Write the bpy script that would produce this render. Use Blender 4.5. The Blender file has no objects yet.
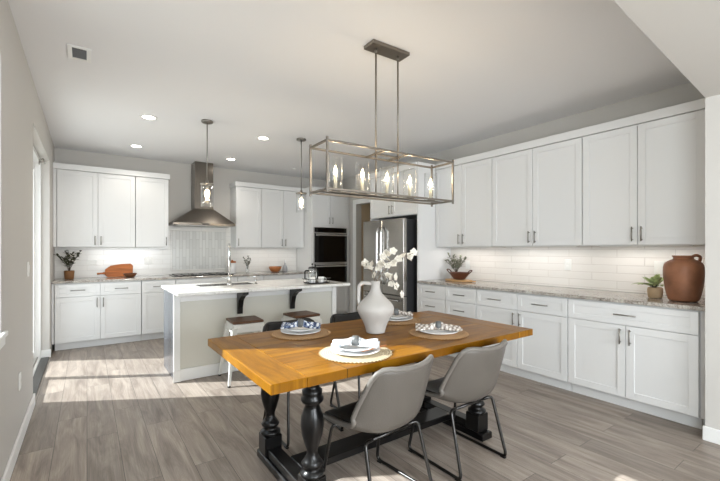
import bpy, bmesh, math, random
from mathutils import Vector, Matrix
random.seed(7)
S = bpy.context.scene
COL = S.collection
PI = math.pi

# ------------------------------------------------------------------ camera
cam = bpy.data.cameras.new('camera'); cam.sensor_width = 36; cam.lens = 19.2
cam.shift_y = (250 - 240.5) / 720; cam.clip_start = .02
co = bpy.data.objects.new('camera', cam); COL.objects.link(co)
co.location = (0, 0, 1.32); co.rotation_euler = (PI / 2, 0, -math.atan2(273, 384))
S.camera = co
# ------------------------------------------------------------------ exposure, world, sun, door daylight, added fill lamps
S.view_settings.view_transform = 'Standard'; S.view_settings.look = 'None'
S.view_settings.gamma = 1; S.view_settings.use_curve_mapping = False
S.view_settings.exposure = .5
w = bpy.data.worlds.new('world'); S.world = w; w.use_nodes = True
bg = w.node_tree.nodes['Background']; bg.inputs[0].default_value = (.80, .90, 1, 1); bg.inputs[1].default_value = 1.2
SUN = Vector((.868 * .829, -.497 * .829, -.559))
sd = bpy.data.lights.new('sun', 'SUN'); sd.energy = 9.5; sd.angle = .009; sd.color = (.97, .985, 1)
so = bpy.data.objects.new('sun', sd); COL.objects.link(so); so.rotation_euler = SUN.to_track_quat('-Z', 'Y').to_euler(); so.location = (-4, 4, 6)
def area(name, loc, direction, sx, sy, power, color=(1, 1, 1), spread=PI):
    d = bpy.data.lights.new(name, 'AREA'); d.shape = 'RECTANGLE'; d.size = sx; d.size_y = sy; d.energy = power; d.color = color; d.spread = spread
    o = bpy.data.objects.new(name, d); COL.objects.link(o); o.location = loc
    o.rotation_euler = Vector(direction).to_track_quat('-Z', 'Z').to_euler(); return o
area('rear_fill_lamp', (1.5, -3.45, 1.35), (0, 1, -.2), 2.6, 1.8, 95, (.90, .95, 1), 2.5)  # added fill lamp behind the camera, set at an invented window
area('left_rear_fill_lamp', (-.52, -1.3, 1.6), (1, 0, -.05), 1.9, 1.4, 85, (.92, .96, 1))  # added fill lamp from the left, brightens the right-hand cabinets
area('rear_side_fill_lamp', (3.42, -1.9, 1.3), (-1, 0, -.3), 1.8, 1.8, 12, (.97, .98, 1))  # weak added fill lamp; the wall has no window here
area('daylight_left_door', (-.64, 5.17, 1.2), (1, 0, 0), 1.6, 2.2, 10, (.95, .98, 1))

# ------------------------------------------------------------------ helpers
class MB:
    def __init__(s): s.bm = bmesh.new()
    def _add(s, bm2):
        me = bpy.data.meshes.new('t'); bm2.to_mesh(me); bm2.free(); s.bm.from_mesh(me); bpy.data.meshes.remove(me)
    def box(s, x0, x1, y0, y1, z0, z1, bev=0, seg=1, mat=0, M=None):
        b = bmesh.new(); bmesh.ops.create_cube(b, size=1)
        for v in b.verts: v.co = Vector(((x0 + x1) / 2 + v.co.x * (x1 - x0), (y0 + y1) / 2 + v.co.y * (y1 - y0), (z0 + z1) / 2 + v.co.z * (z1 - z0)))
        if bev: bmesh.ops.bevel(b, geom=b.edges[:], offset=bev, segments=seg, affect='EDGES', profile=.5)
        for f in b.faces: f.material_index = mat
        if M is not None: b.transform(M)
        s._add(b); return s
    def hull(s, bot, top, bev=0, mat=0):          # two same-length rings
        b = bmesh.new(); A = [b.verts.new(p) for p in bot]; T = [b.verts.new(p) for p in top]; n = len(A)
        b.faces.new(A[::-1]); b.faces.new(T)
        for i in range(n): b.faces.new((A[i], A[(i + 1) % n], T[(i + 1) % n], T[i]))
        bmesh.ops.recalc_face_normals(b, faces=b.faces[:])
        if bev: bmesh.ops.bevel(b, geom=b.edges[:], offset=bev, segments=1, affect='EDGES')
        for f in b.faces: f.material_index = mat
        s._add(b); return s
    def cyl(s, p0, p1, r0, r1=None, n=16, mat=0, smooth=True):
        if r1 is None: r1 = r0
        p0, p1 = Vector(p0), Vector(p1); d = (p1 - p0); q = d.to_track_quat('Z', 'Y').to_matrix()
        b = bmesh.new(); A = []; T = []
        for i in range(n):
            a = 2 * PI * i / n; u = q @ Vector((math.cos(a), math.sin(a), 0))
            A.append(b.verts.new(p0 + u * r0)); T.append(b.verts.new(p1 + u * r1))
        for i in range(n):
            f = b.faces.new((A[i], A[(i + 1) % n], T[(i + 1) % n], T[i])); f.smooth = smooth; f.material_index = mat
        f = b.faces.new(A[::-1]); f.material_index = mat; f = b.faces.new(T); f.material_index = mat
        s._add(b); return s
    def tube(s, pts, r, n=8, mat=0):
        pts = [Vector(p) for p in pts]; b = bmesh.new(); rings = []
        rr = r if isinstance(r, (list, tuple)) else [r] * len(pts)
        up = None
        for i, p in enumerate(pts):
            t = (pts[min(i + 1, len(pts) - 1)] - pts[max(i - 1, 0)]).normalized()
            if up is None:
                up = Vector((0, 0, 1)) if abs(t.z) < .9 else Vector((0, 1, 0))
            e1 = (up - t * up.dot(t)).normalized(); up = e1; e2 = t.cross(e1)
            rings.append([b.verts.new(p + (e1 * math.cos(2 * PI * k / n) + e2 * math.sin(2 * PI * k / n)) * rr[i]) for k in range(n)])
        for a, c in zip(rings, rings[1:]):
            for k in range(n):
                f = b.faces.new((a[k], a[(k + 1) % n], c[(k + 1) % n], c[k])); f.smooth = True
        b.faces.new(rings[0][::-1]); b.faces.new(rings[-1])
        bmesh.ops.recalc_face_normals(b, faces=b.faces[:])
        for f in b.faces: f.material_index = mat
        s._add(b); return s
    def lathe(s, prof, c=(0, 0, 0), n=32, mat=0, scale=(1, 1), closed=False):
        b = bmesh.new(); rings = []
        for r, z in prof:
            rings.append([b.verts.new((c[0] + math.cos(2 * PI * k / n) * max(r, .0004) * scale[0], c[1] + math.sin(2 * PI * k / n) * max(r, .0004) * scale[1], c[2] + z)) for k in range(n)])
        for a, d in zip(rings, rings[1:]):
            for k in range(n):
                f = b.faces.new((a[k], a[(k + 1) % n], d[(k + 1) % n], d[k])); f.smooth = True
        if closed:
            for k in range(n):
                f = b.faces.new((rings[-1][k], rings[-1][(k + 1) % n], rings[0][(k + 1) % n], rings[0][k])); f.smooth = True
        else:
            b.faces.new(rings[0][::-1]); b.faces.new(rings[-1])
        bmesh.ops.recalc_face_normals(b, faces=b.faces[:])
        for f in b.faces: f.material_index = mat
        s._add(b); return s
    def grid(s, P, mat=0, thick=None):             # P rows of points; optional second sheet makes it a closed solid
        b = bmesh.new(); V = [[b.verts.new(p) for p in row] for row in P]; R, Cn = len(V), len(V[0])
        for i in range(R - 1):
            for j in range(Cn - 1):
                f = b.faces.new((V[i][j], V[i][j + 1], V[i + 1][j + 1], V[i + 1][j])); f.smooth = True
        if thick is not None:
            W = [[b.verts.new(p) for p in row] for row in thick]
            for i in range(R - 1):
                for j in range(Cn - 1):
                    f = b.faces.new((W[i][j], W[i + 1][j], W[i + 1][j + 1], W[i][j + 1])); f.smooth = True
            edge = [(0, j) for j in range(Cn)] + [(i, Cn - 1) for i in range(1, R)] + [(R - 1, j) for j in range(Cn - 2, -1, -1)] + [(i, 0) for i in range(R - 2, 0, -1)]
            for k in range(len(edge)):
                a, c = edge[k], edge[(k + 1) % len(edge)]
                f = b.faces.new((V[a[0]][a[1]], W[a[0]][a[1]], W[c[0]][c[1]], V[c[0]][c[1]])); f.smooth = True
            bmesh.ops.recalc_face_normals(b, faces=b.faces[:])
        for f in b.faces: f.material_index = mat
        s._add(b); return s
    def ball(s, c, r, sc=(1, 1, 1), n=12, mat=0, M=None):
        b = bmesh.new(); bmesh.ops.create_uvsphere(b, u_segments=n, v_segments=max(6, n // 2 + 2), radius=r)
        for v in b.verts: v.co = Vector((v.co.x * sc[0], v.co.y * sc[1], v.co.z * sc[2]))
        if M is not None: b.transform(M)
        for v in b.verts: v.co += Vector(c)
        for f in b.faces: f.smooth = True; f.material_index = mat
        s._add(b); return s
    def leaf(s, p, d, L, W, up=Vector((0, 0, 1)), droop=.2, n=5, mat=0, cup=.15):
        p = Vector(p); d = Vector(d).normalized(); side = d.cross(up)
        if side.length < .05: side = d.cross(Vector((1, 0, 0)))
        side.normalize(); nrm = side.cross(d).normalized()
        rows = []
        for i in range(n + 1):
            t = i / n; wd = W * math.sin(PI * min(1, t * .93 + .05)) ** .8 * .5
            c = p + d * L * t - Vector((0, 0, 1)) * droop * L * t * t
            rows.append([c - side * wd + nrm * cup * wd * 2, c, c + side * wd + nrm * cup * wd * 2])
        low = [[q - nrm * .0012 for q in r] for r in rows]
        return s.grid(rows, mat, low)
    def build(s, name, mats, parent=None, loc=None, rz=0, smooth=None):
        me = bpy.data.meshes.new(name); s.bm.to_mesh(me); s.bm.free()
        for m in (mats if isinstance(mats, (list, tuple)) else [mats]): me.materials.append(m)
        o = bpy.data.objects.new(name, me); COL.objects.link(o)
        if parent is not None: o.parent = parent
        if loc is not None: o.location = loc
        if rz: o.rotation_euler = (0, 0, rz)
        return o
def subsurf(o, n=1):
    m = o.modifiers.new('sub', 'SUBSURF'); m.levels = n; m.render_levels = n; return o
def thing(name, label, cat, loc=(0, 0, 0), rz=0, group=None):
    o = bpy.data.objects.new(name, None); COL.objects.link(o); o.location = loc; o.rotation_euler = (0, 0, rz)
    o.empty_display_size = .1; return tag(o, label, cat, group)
def tag(o, label, cat, group=None):
    o['label'] = label; o['category'] = cat
    if group: o['group'] = group
    return o
def struct(o, label=None):
    o['kind'] = 'structure'
    if label: o['label'] = label
    return o
CH = {}
def copy_tree(o, parent=None):
    c = o.copy(); COL.objects.link(c); c.parent = parent
    for ch in [x for x in COL.objects if x.parent == o]: copy_tree(ch, c)
    return c
def dup(o, loc, rz, label, group=None):
    c = copy_tree(o); c.location = loc; c.rotation_euler = (0, 0, rz); c['label'] = label
    if group: c['group'] = group
    return c
def smoothpath(pts, k=6, r=.05):                   # rounded corners
    pts = [Vector(p) for p in pts]; out = [pts[0]]
    for a, b, c in zip(pts, pts[1:], pts[2:]):
        u = (a - b); v = (c - b); ra = min(r, u.length * .45, v.length * .45)
        p0 = b + u.normalized() * ra; p2 = b + v.normalized() * ra
        for i in range(k + 1):
            t = i / k; out.append(p0 * (1 - t) ** 2 + b * 2 * t * (1 - t) + p2 * t * t)
    out.append(pts[-1]); return out

# ------------------------------------------------------------------ materials
def sr(*c):
    return tuple(((x / 255) / 12.92 if x / 255 <= .04045 else ((x / 255 + .055) / 1.055) ** 2.4) for x in c) + (1,)
def mat(name, col, rough=.5, metal=0, spec=.5, noise=0, nscale=20, bump=0, bscale=60, coat=0, trans=0, ior=1.45, emit=None, es=0, sub=0, stretch=None):
    m = bpy.data.materials.new(name); m.use_nodes = True; nt = m.node_tree; N = nt.nodes; L = nt.links
    b = N['Principled BSDF']; b.inputs['Base Color'].default_value = col; b.inputs['Roughness'].default_value = rough
    b.inputs['Metallic'].default_value = metal; b.inputs['Specular IOR Level'].default_value = spec; b.inputs['Coat Weight'].default_value = coat
    b.inputs['Transmission Weight'].default_value = trans; b.inputs['IOR'].default_value = ior
    if sub: b.inputs['Subsurface Weight'].default_value = sub
    if emit: b.inputs['Emission Color'].default_value = emit; b.inputs['Emission Strength'].default_value = es
    tc = N.new('ShaderNodeTexCoord'); src = tc.outputs['Object']
    if stretch:
        mp = N.new('ShaderNodeMapping'); mp.inputs['Scale'].default_value = stretch; L.new(src, mp.inputs[0]); src = mp.outputs[0]
    if noise:
        n = N.new('ShaderNodeTexNoise'); n.inputs['Scale'].default_value = nscale; n.inputs['Detail'].default_value = 5; L.new(src, n.inputs['Vector'])
        r = N.new('ShaderNodeMapRange'); r.inputs[1].default_value = .3; r.inputs[2].default_value = .7; r.inputs[3].default_value = 1 - noise; r.inputs[4].default_value = 1 + noise
        L.new(n.outputs[0], r.inputs[0]); mx = N.new('ShaderNodeVectorMath'); mx.operation = 'SCALE'; mx.inputs[0].default_value = col[:3]
        L.new(r.outputs[0], mx.inputs['Scale']); L.new(mx.outputs[0], b.inputs['Base Color'])
    if bump:
        n2 = N.new('ShaderNodeTexNoise'); n2.inputs['Scale'].default_value = bscale; n2.inputs['Detail'].default_value = 3; L.new(src, n2.inputs['Vector'])
        bp = N.new('ShaderNodeBump'); bp.inputs['Strength'].default_value = bump; bp.inputs['Distance'].default_value = .01; L.new(n2.outputs[0], bp.inputs['Height']); L.new(bp.outputs[0], b.inputs['Normal'])
    return m
def ramp(N, stops, interp='LINEAR'):
    r = N.new('ShaderNodeValToRGB'); e = r.color_ramp.elements; r.color_ramp.interpolation = interp
    while len(e) < len(stops): e.new(.5)
    for k, (p, c) in zip(e, stops): k.position = p; k.color = c
    return r
def mixc(N, L, fac, a, b, mode='MIX'):
    m = N.new('ShaderNodeMix'); m.data_type = 'RGBA'; m.blend_type = mode
    for i, x in ((0, fac), (6, a), (7, b)):
        if hasattr(x, 'is_output'): L.new(x, m.inputs[i])
        else: m.inputs[i].default_value = x
    return m.outputs[2]
def planks(name, base, roww, plen, rough=.35, axis='Y', grain=1.0, gap=(.05, .045, .04, 1), mortar=.0015, vary=.5, coat=0.0, spec=.5):
    m = bpy.data.materials.new(name); m.use_nodes = True; nt = m.node_tree; N = nt.nodes; L = nt.links; b = N['Principled BSDF']
    tc = N.new('ShaderNodeTexCoord'); sx = N.new('ShaderNodeSeparateXYZ'); L.new(tc.outputs['Object'], sx.inputs[0])
    cb = N.new('ShaderNodeCombineXYZ')
    if axis == 'Y': L.new(sx.outputs[1], cb.inputs[0]); L.new(sx.outputs[0], cb.inputs[1])
    else: L.new(sx.outputs[0], cb.inputs[0]); L.new(sx.outputs[1], cb.inputs[1])
    br = N.new('ShaderNodeTexBrick'); L.new(cb.outputs[0], br.inputs['Vector'])
    br.inputs['Color1'].default_value = (0, 0, 0, 1); br.inputs['Color2'].default_value = (1, 1, 1, 1); br.inputs['Mortar'].default_value = (.5, .5, .5, 1)
    br.inputs['Scale'].default_value = 1; br.inputs['Mortar Size'].default_value = mortar; br.inputs['Brick Width'].default_value = plen; br.inputs['Row Height'].default_value = roww
    br.inputs['Mortar Smooth'].default_value = .3; br.offset = .37; br.offset_frequency = 2
    mp = N.new('ShaderNodeMapping'); mp.inputs['Scale'].default_value = (1.1, 9, 1); L.new(cb.outputs[0], mp.inputs[0])
    ad = N.new('ShaderNodeVectorMath'); ad.operation = 'MULTIPLY_ADD'; L.new(br.outputs['Color'], ad.inputs[0]); ad.inputs[1].default_value = (7.3, 3.1, 5.7); L.new(mp.outputs[0], ad.inputs[2])
    n1 = N.new('ShaderNodeTexNoise'); n1.inputs['Scale'].default_value = 1.6; n1.inputs['Detail'].default_value = 8; n1.inputs['Roughness'].default_value = .62; n1.inputs['Distortion'].default_value = .8; L.new(ad.outputs[0], n1.inputs['Vector'])
    mp2 = N.new('ShaderNodeMapping'); mp2.inputs['Scale'].default_value = (3, 60, 1); L.new(ad.outputs[0], mp2.inputs[0])
    n2 = N.new('ShaderNodeTexNoise'); n2.inputs['Scale'].default_value = 1; n2.inputs['Detail'].default_value = 4; L.new(mp2.outputs[0], n2.inputs['Vector'])
    r1 = ramp(N, [(.28, base[0]), (.5, base[1]), (.72, base[2])]); L.new(n1.outputs[0], r1.inputs[0])
    c = r1.outputs[0]
    r2 = ramp(N, [(.3, (1 - .35 * grain,) * 3 + (1,)), (.65, (1, 1, 1, 1))]); L.new(n2.outputs[0], r2.inputs[0])
    c = mixc(N, L, 1.0, c, r2.outputs[0], 'MULTIPLY')
    r3 = ramp(N, [(0, (1 - vary,) * 3 + (1,)), (1, (1 + 0 * vary,) * 3 + (1,))]); L.new(br.outputs['Color'], r3.inputs[0])
    c = mixc(N, L, 1.0, c, r3.outputs[0], 'MULTIPLY')
    c = mixc(N, L, br.outputs['Fac'], c, gap)
    L.new(c, b.inputs['Base Color'])
    rr = N.new('ShaderNodeMapRange'); rr.inputs[3].default_value = rough - .06; rr.inputs[4].default_value = rough + .12; L.new(n2.outputs[0], rr.inputs[0]); L.new(rr.outputs[0], b.inputs['Roughness'])
    b.inputs['Coat Weight'].default_value = coat; b.inputs['Coat Roughness'].default_value = .15; b.inputs['Specular IOR Level'].default_value = spec
    bp = N.new('ShaderNodeBump'); bp.inputs['Strength'].default_value = .25; bp.inputs['Distance'].default_value = .002
    h = N.new('ShaderNodeMath'); h.operation = 'SUBTRACT'; L.new(n2.outputs[0], h.inputs[0]); L.new(br.outputs['Fac'], h.inputs[1]); L.new(h.outputs[0], bp.inputs['Height']); L.new(bp.outputs[0], b.inputs['Normal'])
    return m
def tiles(name, col, grout, ax, ay, bw, rh, rough=.18, vary=.06, mort=.003, wavy=.25):
    m = bpy.data.materials.new(name); m.use_nodes = True; nt = m.node_tree; N = nt.nodes; L = nt.links; b = N['Principled BSDF']
    tc = N.new('ShaderNodeTexCoord'); sx = N.new('ShaderNodeSeparateXYZ'); L.new(tc.outputs['Object'], sx.inputs[0])
    cb = N.new('ShaderNodeCombineXYZ'); L.new(sx.outputs[ax], cb.inputs[0]); L.new(sx.outputs[ay], cb.inputs[1])
    br = N.new('ShaderNodeTexBrick'); L.new(cb.outputs[0], br.inputs['Vector']); br.inputs['Scale'].default_value = 1
    c2 = tuple(x * (1 - vary) for x in col[:3]) + (1,)
    br.inputs['Color1'].default_value = col; br.inputs['Color2'].default_value = c2; br.inputs['Mortar'].default_value = grout
    br.inputs['Mortar Size'].default_value = mort; br.inputs['Brick Width'].default_value = bw; br.inputs['Row Height'].default_value = rh; br.inputs['Mortar Smooth'].default_value = .4
    L.new(br.outputs['Color'], b.inputs['Base Color']); b.inputs['Roughness'].default_value = rough
    n = N.new('ShaderNodeTexNoise'); n.inputs['Scale'].default_value = 9; L.new(tc.outputs['Object'], n.inputs['Vector'])
    h = N.new('ShaderNodeMath'); h.operation = 'MULTIPLY_ADD'; L.new(n.outputs[0], h.inputs[0]); h.inputs[1].default_value = wavy
    iv = N.new('ShaderNodeMath'); iv.operation = 'MULTIPLY'; iv.inputs[1].default_value = -1; L.new(br.outputs['Fac'], iv.inputs[0]); L.new(iv.outputs[0], h.inputs[2])
    bp = N.new('ShaderNodeBump'); bp.inputs['Strength'].default_value = .5; bp.inputs['Distance'].default_value = .003; L.new(h.outputs[0], bp.inputs['Height']); L.new(bp.outputs[0], b.inputs['Normal'])
    return m
def granite(name, cols, scale=90, rough=.12):
    m = bpy.data.materials.new(name); m.use_nodes = True; nt = m.node_tree; N = nt.nodes; L = nt.links; b = N['Principled BSDF']
    tc = N.new('ShaderNodeTexCoord'); n = N.new('ShaderNodeTexNoise'); n.inputs['Scale'].default_value = scale; n.inputs['Detail'].default_value = 6; n.inputs['Roughness'].default_value = .75; L.new(tc.outputs['Object'], n.inputs['Vector'])
    n2 = N.new('ShaderNodeTexNoise'); n2.inputs['Scale'].default_value = scale * .1; n2.inputs['Detail'].default_value = 4; n2.inputs['Distortion'].default_value = 1.5; L.new(tc.outputs['Object'], n2.inputs['Vector'])
    ad = N.new('ShaderNodeMath'); ad.operation = 'MULTIPLY_ADD'; L.new(n2.outputs[0], ad.inputs[0]); ad.inputs[1].default_value = .6; sb = N.new('ShaderNodeMath'); sb.operation = 'SUBTRACT'; sb.inputs[1].default_value = .3; L.new(n.outputs[0], sb.inputs[0]); L.new(sb.outputs[0], ad.inputs[2])
    r = ramp(N, cols); L.new(ad.outputs[0], r.inputs[0]); L.new(r.outputs[0], b.inputs['Base Color']); b.inputs['Roughness'].default_value = rough
    return m
def clear_glass(name, tint=(.97, .98, .98, 1), refl=.9):
    m = bpy.data.materials.new(name); m.use_nodes = True; nt = m.node_tree; N = nt.nodes; L = nt.links
    N.remove(N['Principled BSDF']); out = N['Material Output']
    t = N.new('ShaderNodeBsdfTransparent'); t.inputs[0].default_value = tint; g = N.new('ShaderNodeBsdfGlossy'); g.inputs['Roughness'].default_value = .02; g.inputs[0].default_value = (refl, refl, refl, 1)
    lw = N.new('ShaderNodeLayerWeight'); lw.inputs[0].default_value = .5; pw = N.new('ShaderNodeMath'); pw.operation = 'POWER'; pw.inputs[1].default_value = 4; L.new(lw.outputs['Facing'], pw.inputs[0])
    f = N.new('ShaderNodeMapRange'); f.inputs[3].default_value = .05; f.inputs[4].default_value = .8; L.new(pw.outputs[0], f.inputs[0])
    mx = N.new('ShaderNodeMixShader'); L.new(f.outputs[0], mx.inputs[0]); L.new(t.outputs[0], mx.inputs[1]); L.new(g.outputs[0], mx.inputs[2]); L.new(mx.outputs[0], out.inputs[0])
    return m
def plaid(name, base, stripe, scale=55, width=.35, second=None):
    m = bpy.data.materials.new(name); m.use_nodes = True; nt = m.node_tree; N = nt.nodes; L = nt.links; b = N['Principled BSDF']; b.inputs['Roughness'].default_value = .9
    tc = N.new('ShaderNodeTexCoord'); sx = N.new('ShaderNodeSeparateXYZ'); L.new(tc.outputs['Object'], sx.inputs[0])
    ad = N.new('ShaderNodeMath'); ad.operation = 'ADD'; L.new(sx.outputs[0], ad.inputs[0]); L.new(sx.outputs[1], ad.inputs[1])
    su = N.new('ShaderNodeMath'); su.operation = 'SUBTRACT'; L.new(sx.outputs[0], su.inputs[0]); L.new(sx.outputs[1], su.inputs[1])
    outs = []
    for src in (ad, su):
        ml = N.new('ShaderNodeMath'); ml.operation = 'MULTIPLY'; ml.inputs[1].default_value = scale; L.new(src.outputs[0], ml.inputs[0])
        fr = N.new('ShaderNodeMath'); fr.operation = 'FRACT'; L.new(ml.outputs[0], fr.inputs[0])
        lt = N.new('ShaderNodeMath'); lt.operation = 'LESS_THAN'; lt.inputs[1].default_value = width; L.new(fr.outputs[0], lt.inputs[0]); outs.append(lt.outputs[0])
    c = mixc(N, L, outs[0], base, stripe); c = mixc(N, L, outs[1], c, second or stripe, 'MULTIPLY')
    L.new(c, b.inputs['Base Color']); return m
def woven(name, col):
    m = bpy.data.materials.new(name); m.use_nodes = True; nt = m.node_tree; N = nt.nodes; L = nt.links; b = N['Principled BSDF']; b.inputs['Roughness'].default_value = .85
    tc = N.new('ShaderNodeTexCoord'); wv = N.new('ShaderNodeTexWave'); wv.wave_type = 'RINGS'; wv.rings_direction = 'SPHERICAL'; wv.inputs['Scale'].default_value = 26; wv.inputs['Distortion'].default_value = .6; L.new(tc.outputs['Object'], wv.inputs['Vector'])
    r = ramp(N, [(0, tuple(x * .45 for x in col[:3]) + (1,)), (.5, col), (1, tuple(min(1, x * 1.15) for x in col[:3]) + (1,))]); L.new(wv.outputs[0], r.inputs[0]); L.new(r.outputs[0], b.inputs['Base Color'])
    bp = N.new('ShaderNodeBump'); bp.inputs['Strength'].default_value = .7; bp.inputs['Distance'].default_value = .004; L.new(wv.outputs[0], bp.inputs['Height']); L.new(bp.outputs[0], b.inputs['Normal'])
    return m

M_wall = mat('wall_paint', sr(203, 200, 195), .75, bump=.08, bscale=180)
M_ceil = mat('ceiling_paint', sr(236, 236, 237), .85, bump=.1, bscale=140)
M_trim = mat('white_trim', sr(240, 240, 238), .4)
M_cab = mat('white_cabinet', sr(226, 226, 225), .38)
M_satin = mat('satin_nickel', sr(134, 127, 118), .42, .85)
M_bright = mat('bright_steel', sr(205, 203, 200), .32, .75)
M_cabin = mat('cabinet_gap', sr(90, 88, 84), .7)
M_island = mat('island_paint', sr(214, 212, 202), .5)
M_nickel = mat('brushed_nickel', sr(150, 146, 140), .3, 1)
M_chrome = mat('chrome', sr(225, 225, 225), .08, 1)
M_steel = mat('stainless_steel', sr(176, 173, 168), .27, 1, noise=.06, nscale=3, stretch=(1, 1, 40))
M_hood = mat('hood_steel', sr(116, 110, 103), .25, 1, noise=.08, nscale=3, stretch=(30, 1, 1))
M_dark = mat('dark_appliance', sr(48, 48, 50), .45)
M_black = mat('black_metal', sr(22, 21, 21), .35)
M_blackpaint = mat('black_glossy_wood', sr(14, 13, 13), .3, coat=.15, spec=.35)
M_oven = mat('oven_glass', sr(10, 8, 7), .05, spec=.6)
M_floor = planks('wood_plank_floor', (sr(130, 117, 106), sr(170, 156, 144), sr(200, 187, 173)), .18, 1.25, rough=.33, axis='Y', vary=.26)
M_top = planks('stained_table_wood', (sr(96, 56, 9), sr(144, 94, 14), sr(180, 126, 24)), .128, 1.62, rough=.3, axis='X', grain=.7, vary=.14, coat=0, spec=.15, gap=sr(45, 24, 8), mortar=.0022)
M_top2 = planks('breadboard_wood', (sr(94, 55, 9), sr(142, 93, 14), sr(178, 124, 23)), .5, 3.2, rough=.3, axis='Y', grain=.7, vary=.1, coat=0, spec=.15, mortar=.0001)
M_tileR = tiles('white_wall_tile', sr(236, 232, 226), sr(212, 206, 199), 1, 2, .46, .078, vary=.05)
M_tileB = tiles('white_back_tile', sr(232, 230, 225), sr(218, 215, 210), 0, 2, .40, .078, vary=.03)
M_tileV = tiles('vertical_tile', sr(224, 224, 220), sr(196, 194, 189), 2, 0, .30, .052, vary=.14, mort=.004)
M_gran = granite('speckled_granite', [(.25, sr(70, 62, 58)), (.42, sr(140, 132, 124)), (.55, sr(182, 176, 168)), (.75, sr(214, 210, 204))], 95)
M_quartz = granite('white_quartz', [(.2, sr(178, 176, 172)), (.4, sr(228, 227, 223)), (.7, sr(244, 243, 240))], 30, .1)
M_glass = clear_glass('clear_glass')
M_pane = clear_glass('window_pane', (.95, .97, .97, 1))
M_lampglass = clear_glass('lamp_glass', (.995, 1, 1, 1))
M_bulb = mat('lit_bulb', (1, .85, .6, 1), .3, emit=(1, .78, .48, 1), es=16)
M_led = mat('led_disc', (1, 1, 1, 1), .5, emit=(1, .93, .82, 1), es=9)
M_cup = mat('candle_sleeve', sr(196, 188, 168), .5)
M_leather = mat('grey_leatherette', sr(94, 89, 83), .34, bump=.15, bscale=160, noise=.06, nscale=6)
M_pad = mat('black_leatherette', sr(26, 25, 25), .38, bump=.2, bscale=140)
M_piping = mat('piping_grey', sr(112, 107, 101), .4)
M_gun = mat('gunmetal_tube', sr(70, 69, 68), .28, 1)
M_stoolw = mat('stool_walnut', sr(96, 66, 46), .42, noise=.25, nscale=6, stretch=(1, 12, 1))
M_stoolm = mat('white_enamel', sr(236, 236, 232), .28)
M_ceramic = mat('matte_white_ceramic', sr(186, 182, 177), .7, noise=.02, nscale=8, bump=.12, bscale=40)
M_plate = mat('glazed_white_china', sr(240, 240, 240), .15)
M_mat = woven('seagrass_weave', sr(184, 146, 104))
M_mat_sunlit = woven('seagrass_weave_sunlit', sr(206, 190, 158))  # same weave as the others, sunlight put into a paler colour
M_nap1 = plaid('navy_check', sr(225, 228, 232), sr(118, 132, 160), 24, .45)
M_nap2 = plaid('white_stripe_cloth', sr(238, 238, 236), sr(205, 210, 216), 30, .3)
M_nap3 = plaid('taupe_check', sr(226, 221, 214), sr(184, 175, 168), 30, .4)
M_nring = mat('pewter_ring', sr(104, 106, 106), .5, .3, noise=.3, nscale=160)
M_stem = mat('pale_brown_stem', sr(120, 104, 84), .7)
M_petal = mat('ivory_petal', sr(238, 232, 220), .7, noise=.05, nscale=30)
M_terra = mat('terracotta', sr(150, 98, 62), .65, noise=.15, nscale=12, bump=.2, bscale=30)
M_jug = mat('weathered_brown_clay', sr(146, 98, 70), .5, noise=.3, nscale=7, bump=.3, bscale=25)
M_tan = mat('tan_clay_pot', sr(176, 150, 118), .75, noise=.08, nscale=20)
M_bark = mat('bark', sr(74, 58, 42), .8)
M_leafd = mat('dark_olive_leaf', sr(70, 72, 52), .6, noise=.3, nscale=20)
M_leafg = mat('variegated_leaf', sr(158, 172, 116), .5, noise=.35, nscale=40)
M_leafs = mat('silvery_leaf', sr(128, 130, 112), .6, noise=.25, nscale=20)
M_board = mat('cherry_board', sr(172, 100, 50), .4, noise=.28, nscale=5, stretch=(1, 10, 10))
M_bowlw = mat('dark_walnut_bowl', sr(110, 66, 38), .35, noise=.2, nscale=8)
M_bowl2 = mat('acacia_bowl', sr(172, 110, 66), .4, noise=.2, nscale=8)
M_redbowl = mat('reddish_wood_bowl', sr(92, 54, 38), .35, noise=.25, nscale=9)
M_lightwood = mat('light_wood', sr(196, 154, 104), .5, noise=.12, nscale=8, stretch=(8, 1, 1))
M_plast = mat('white_plastic', sr(238, 238, 234), .35)
M_slot = mat('slot_dark', sr(50, 50, 50), .6)
M_vent = mat('vent_dark', sr(112, 114, 116), .7)
M_concrete = mat('bounce_concrete', sr(190, 186, 178), .9, noise=.08, nscale=4)
M_blackglass = mat('cooktop_glass', sr(18, 18, 19), .06)
M_coffee = mat('coffee', sr(30, 18, 12), .2)

# ------------------------------------------------------------------ room shell
XL, XR, YB, ZC = -.375, 4.25, 6.95, 2.77
XO = -.56
XF, YF = 3.50, .785          # front wall return corner
YR = -3.5
struct(MB().box(XO - .02, 5.4, YR - .2, YB + .2, -.1, 0).build('floor', M_floor), 'grey brown wood plank floor')
struct(MB().box(-9, XO - .02, -6, 11, -.16, -.03).build('patio_bounce_ground', M_concrete), 'unseen pale concrete ground added outside the sliding door for bounce light')  # unseen ground plane, added to bounce light in through the door
struct(MB().box(XO, 5.4, YR - .2, YB + .2, ZC, ZC + .15).build('ceiling', M_ceil), 'smooth white ceiling')
DY0, DY1, DZ = 4.28, 6.06, 2.41
WY0, WY1, WZ0 = 1.25, 2.865, .88
XW = -.485
b = MB(); b.box(XW, XL, YR - .2, -2.4, 0, ZC).box(XW, XL, -2.4, -.2, 0, WZ0).box(XW, XL, -2.4, -.2, DZ - .03, ZC).box(XW, XL, -.2, WY0, 0, ZC)
for za, zb in ((0, WZ0), (DZ - .03, ZC)): b.hull([(XW, WY0, za), (XL, WY0, za), (XL, WY1 - .085, za), (XW, WY1, za)], [(XW, WY0, zb), (XL, WY0, zb), (XL, WY1 - .085, zb), (XW, WY1, zb)])
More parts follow.
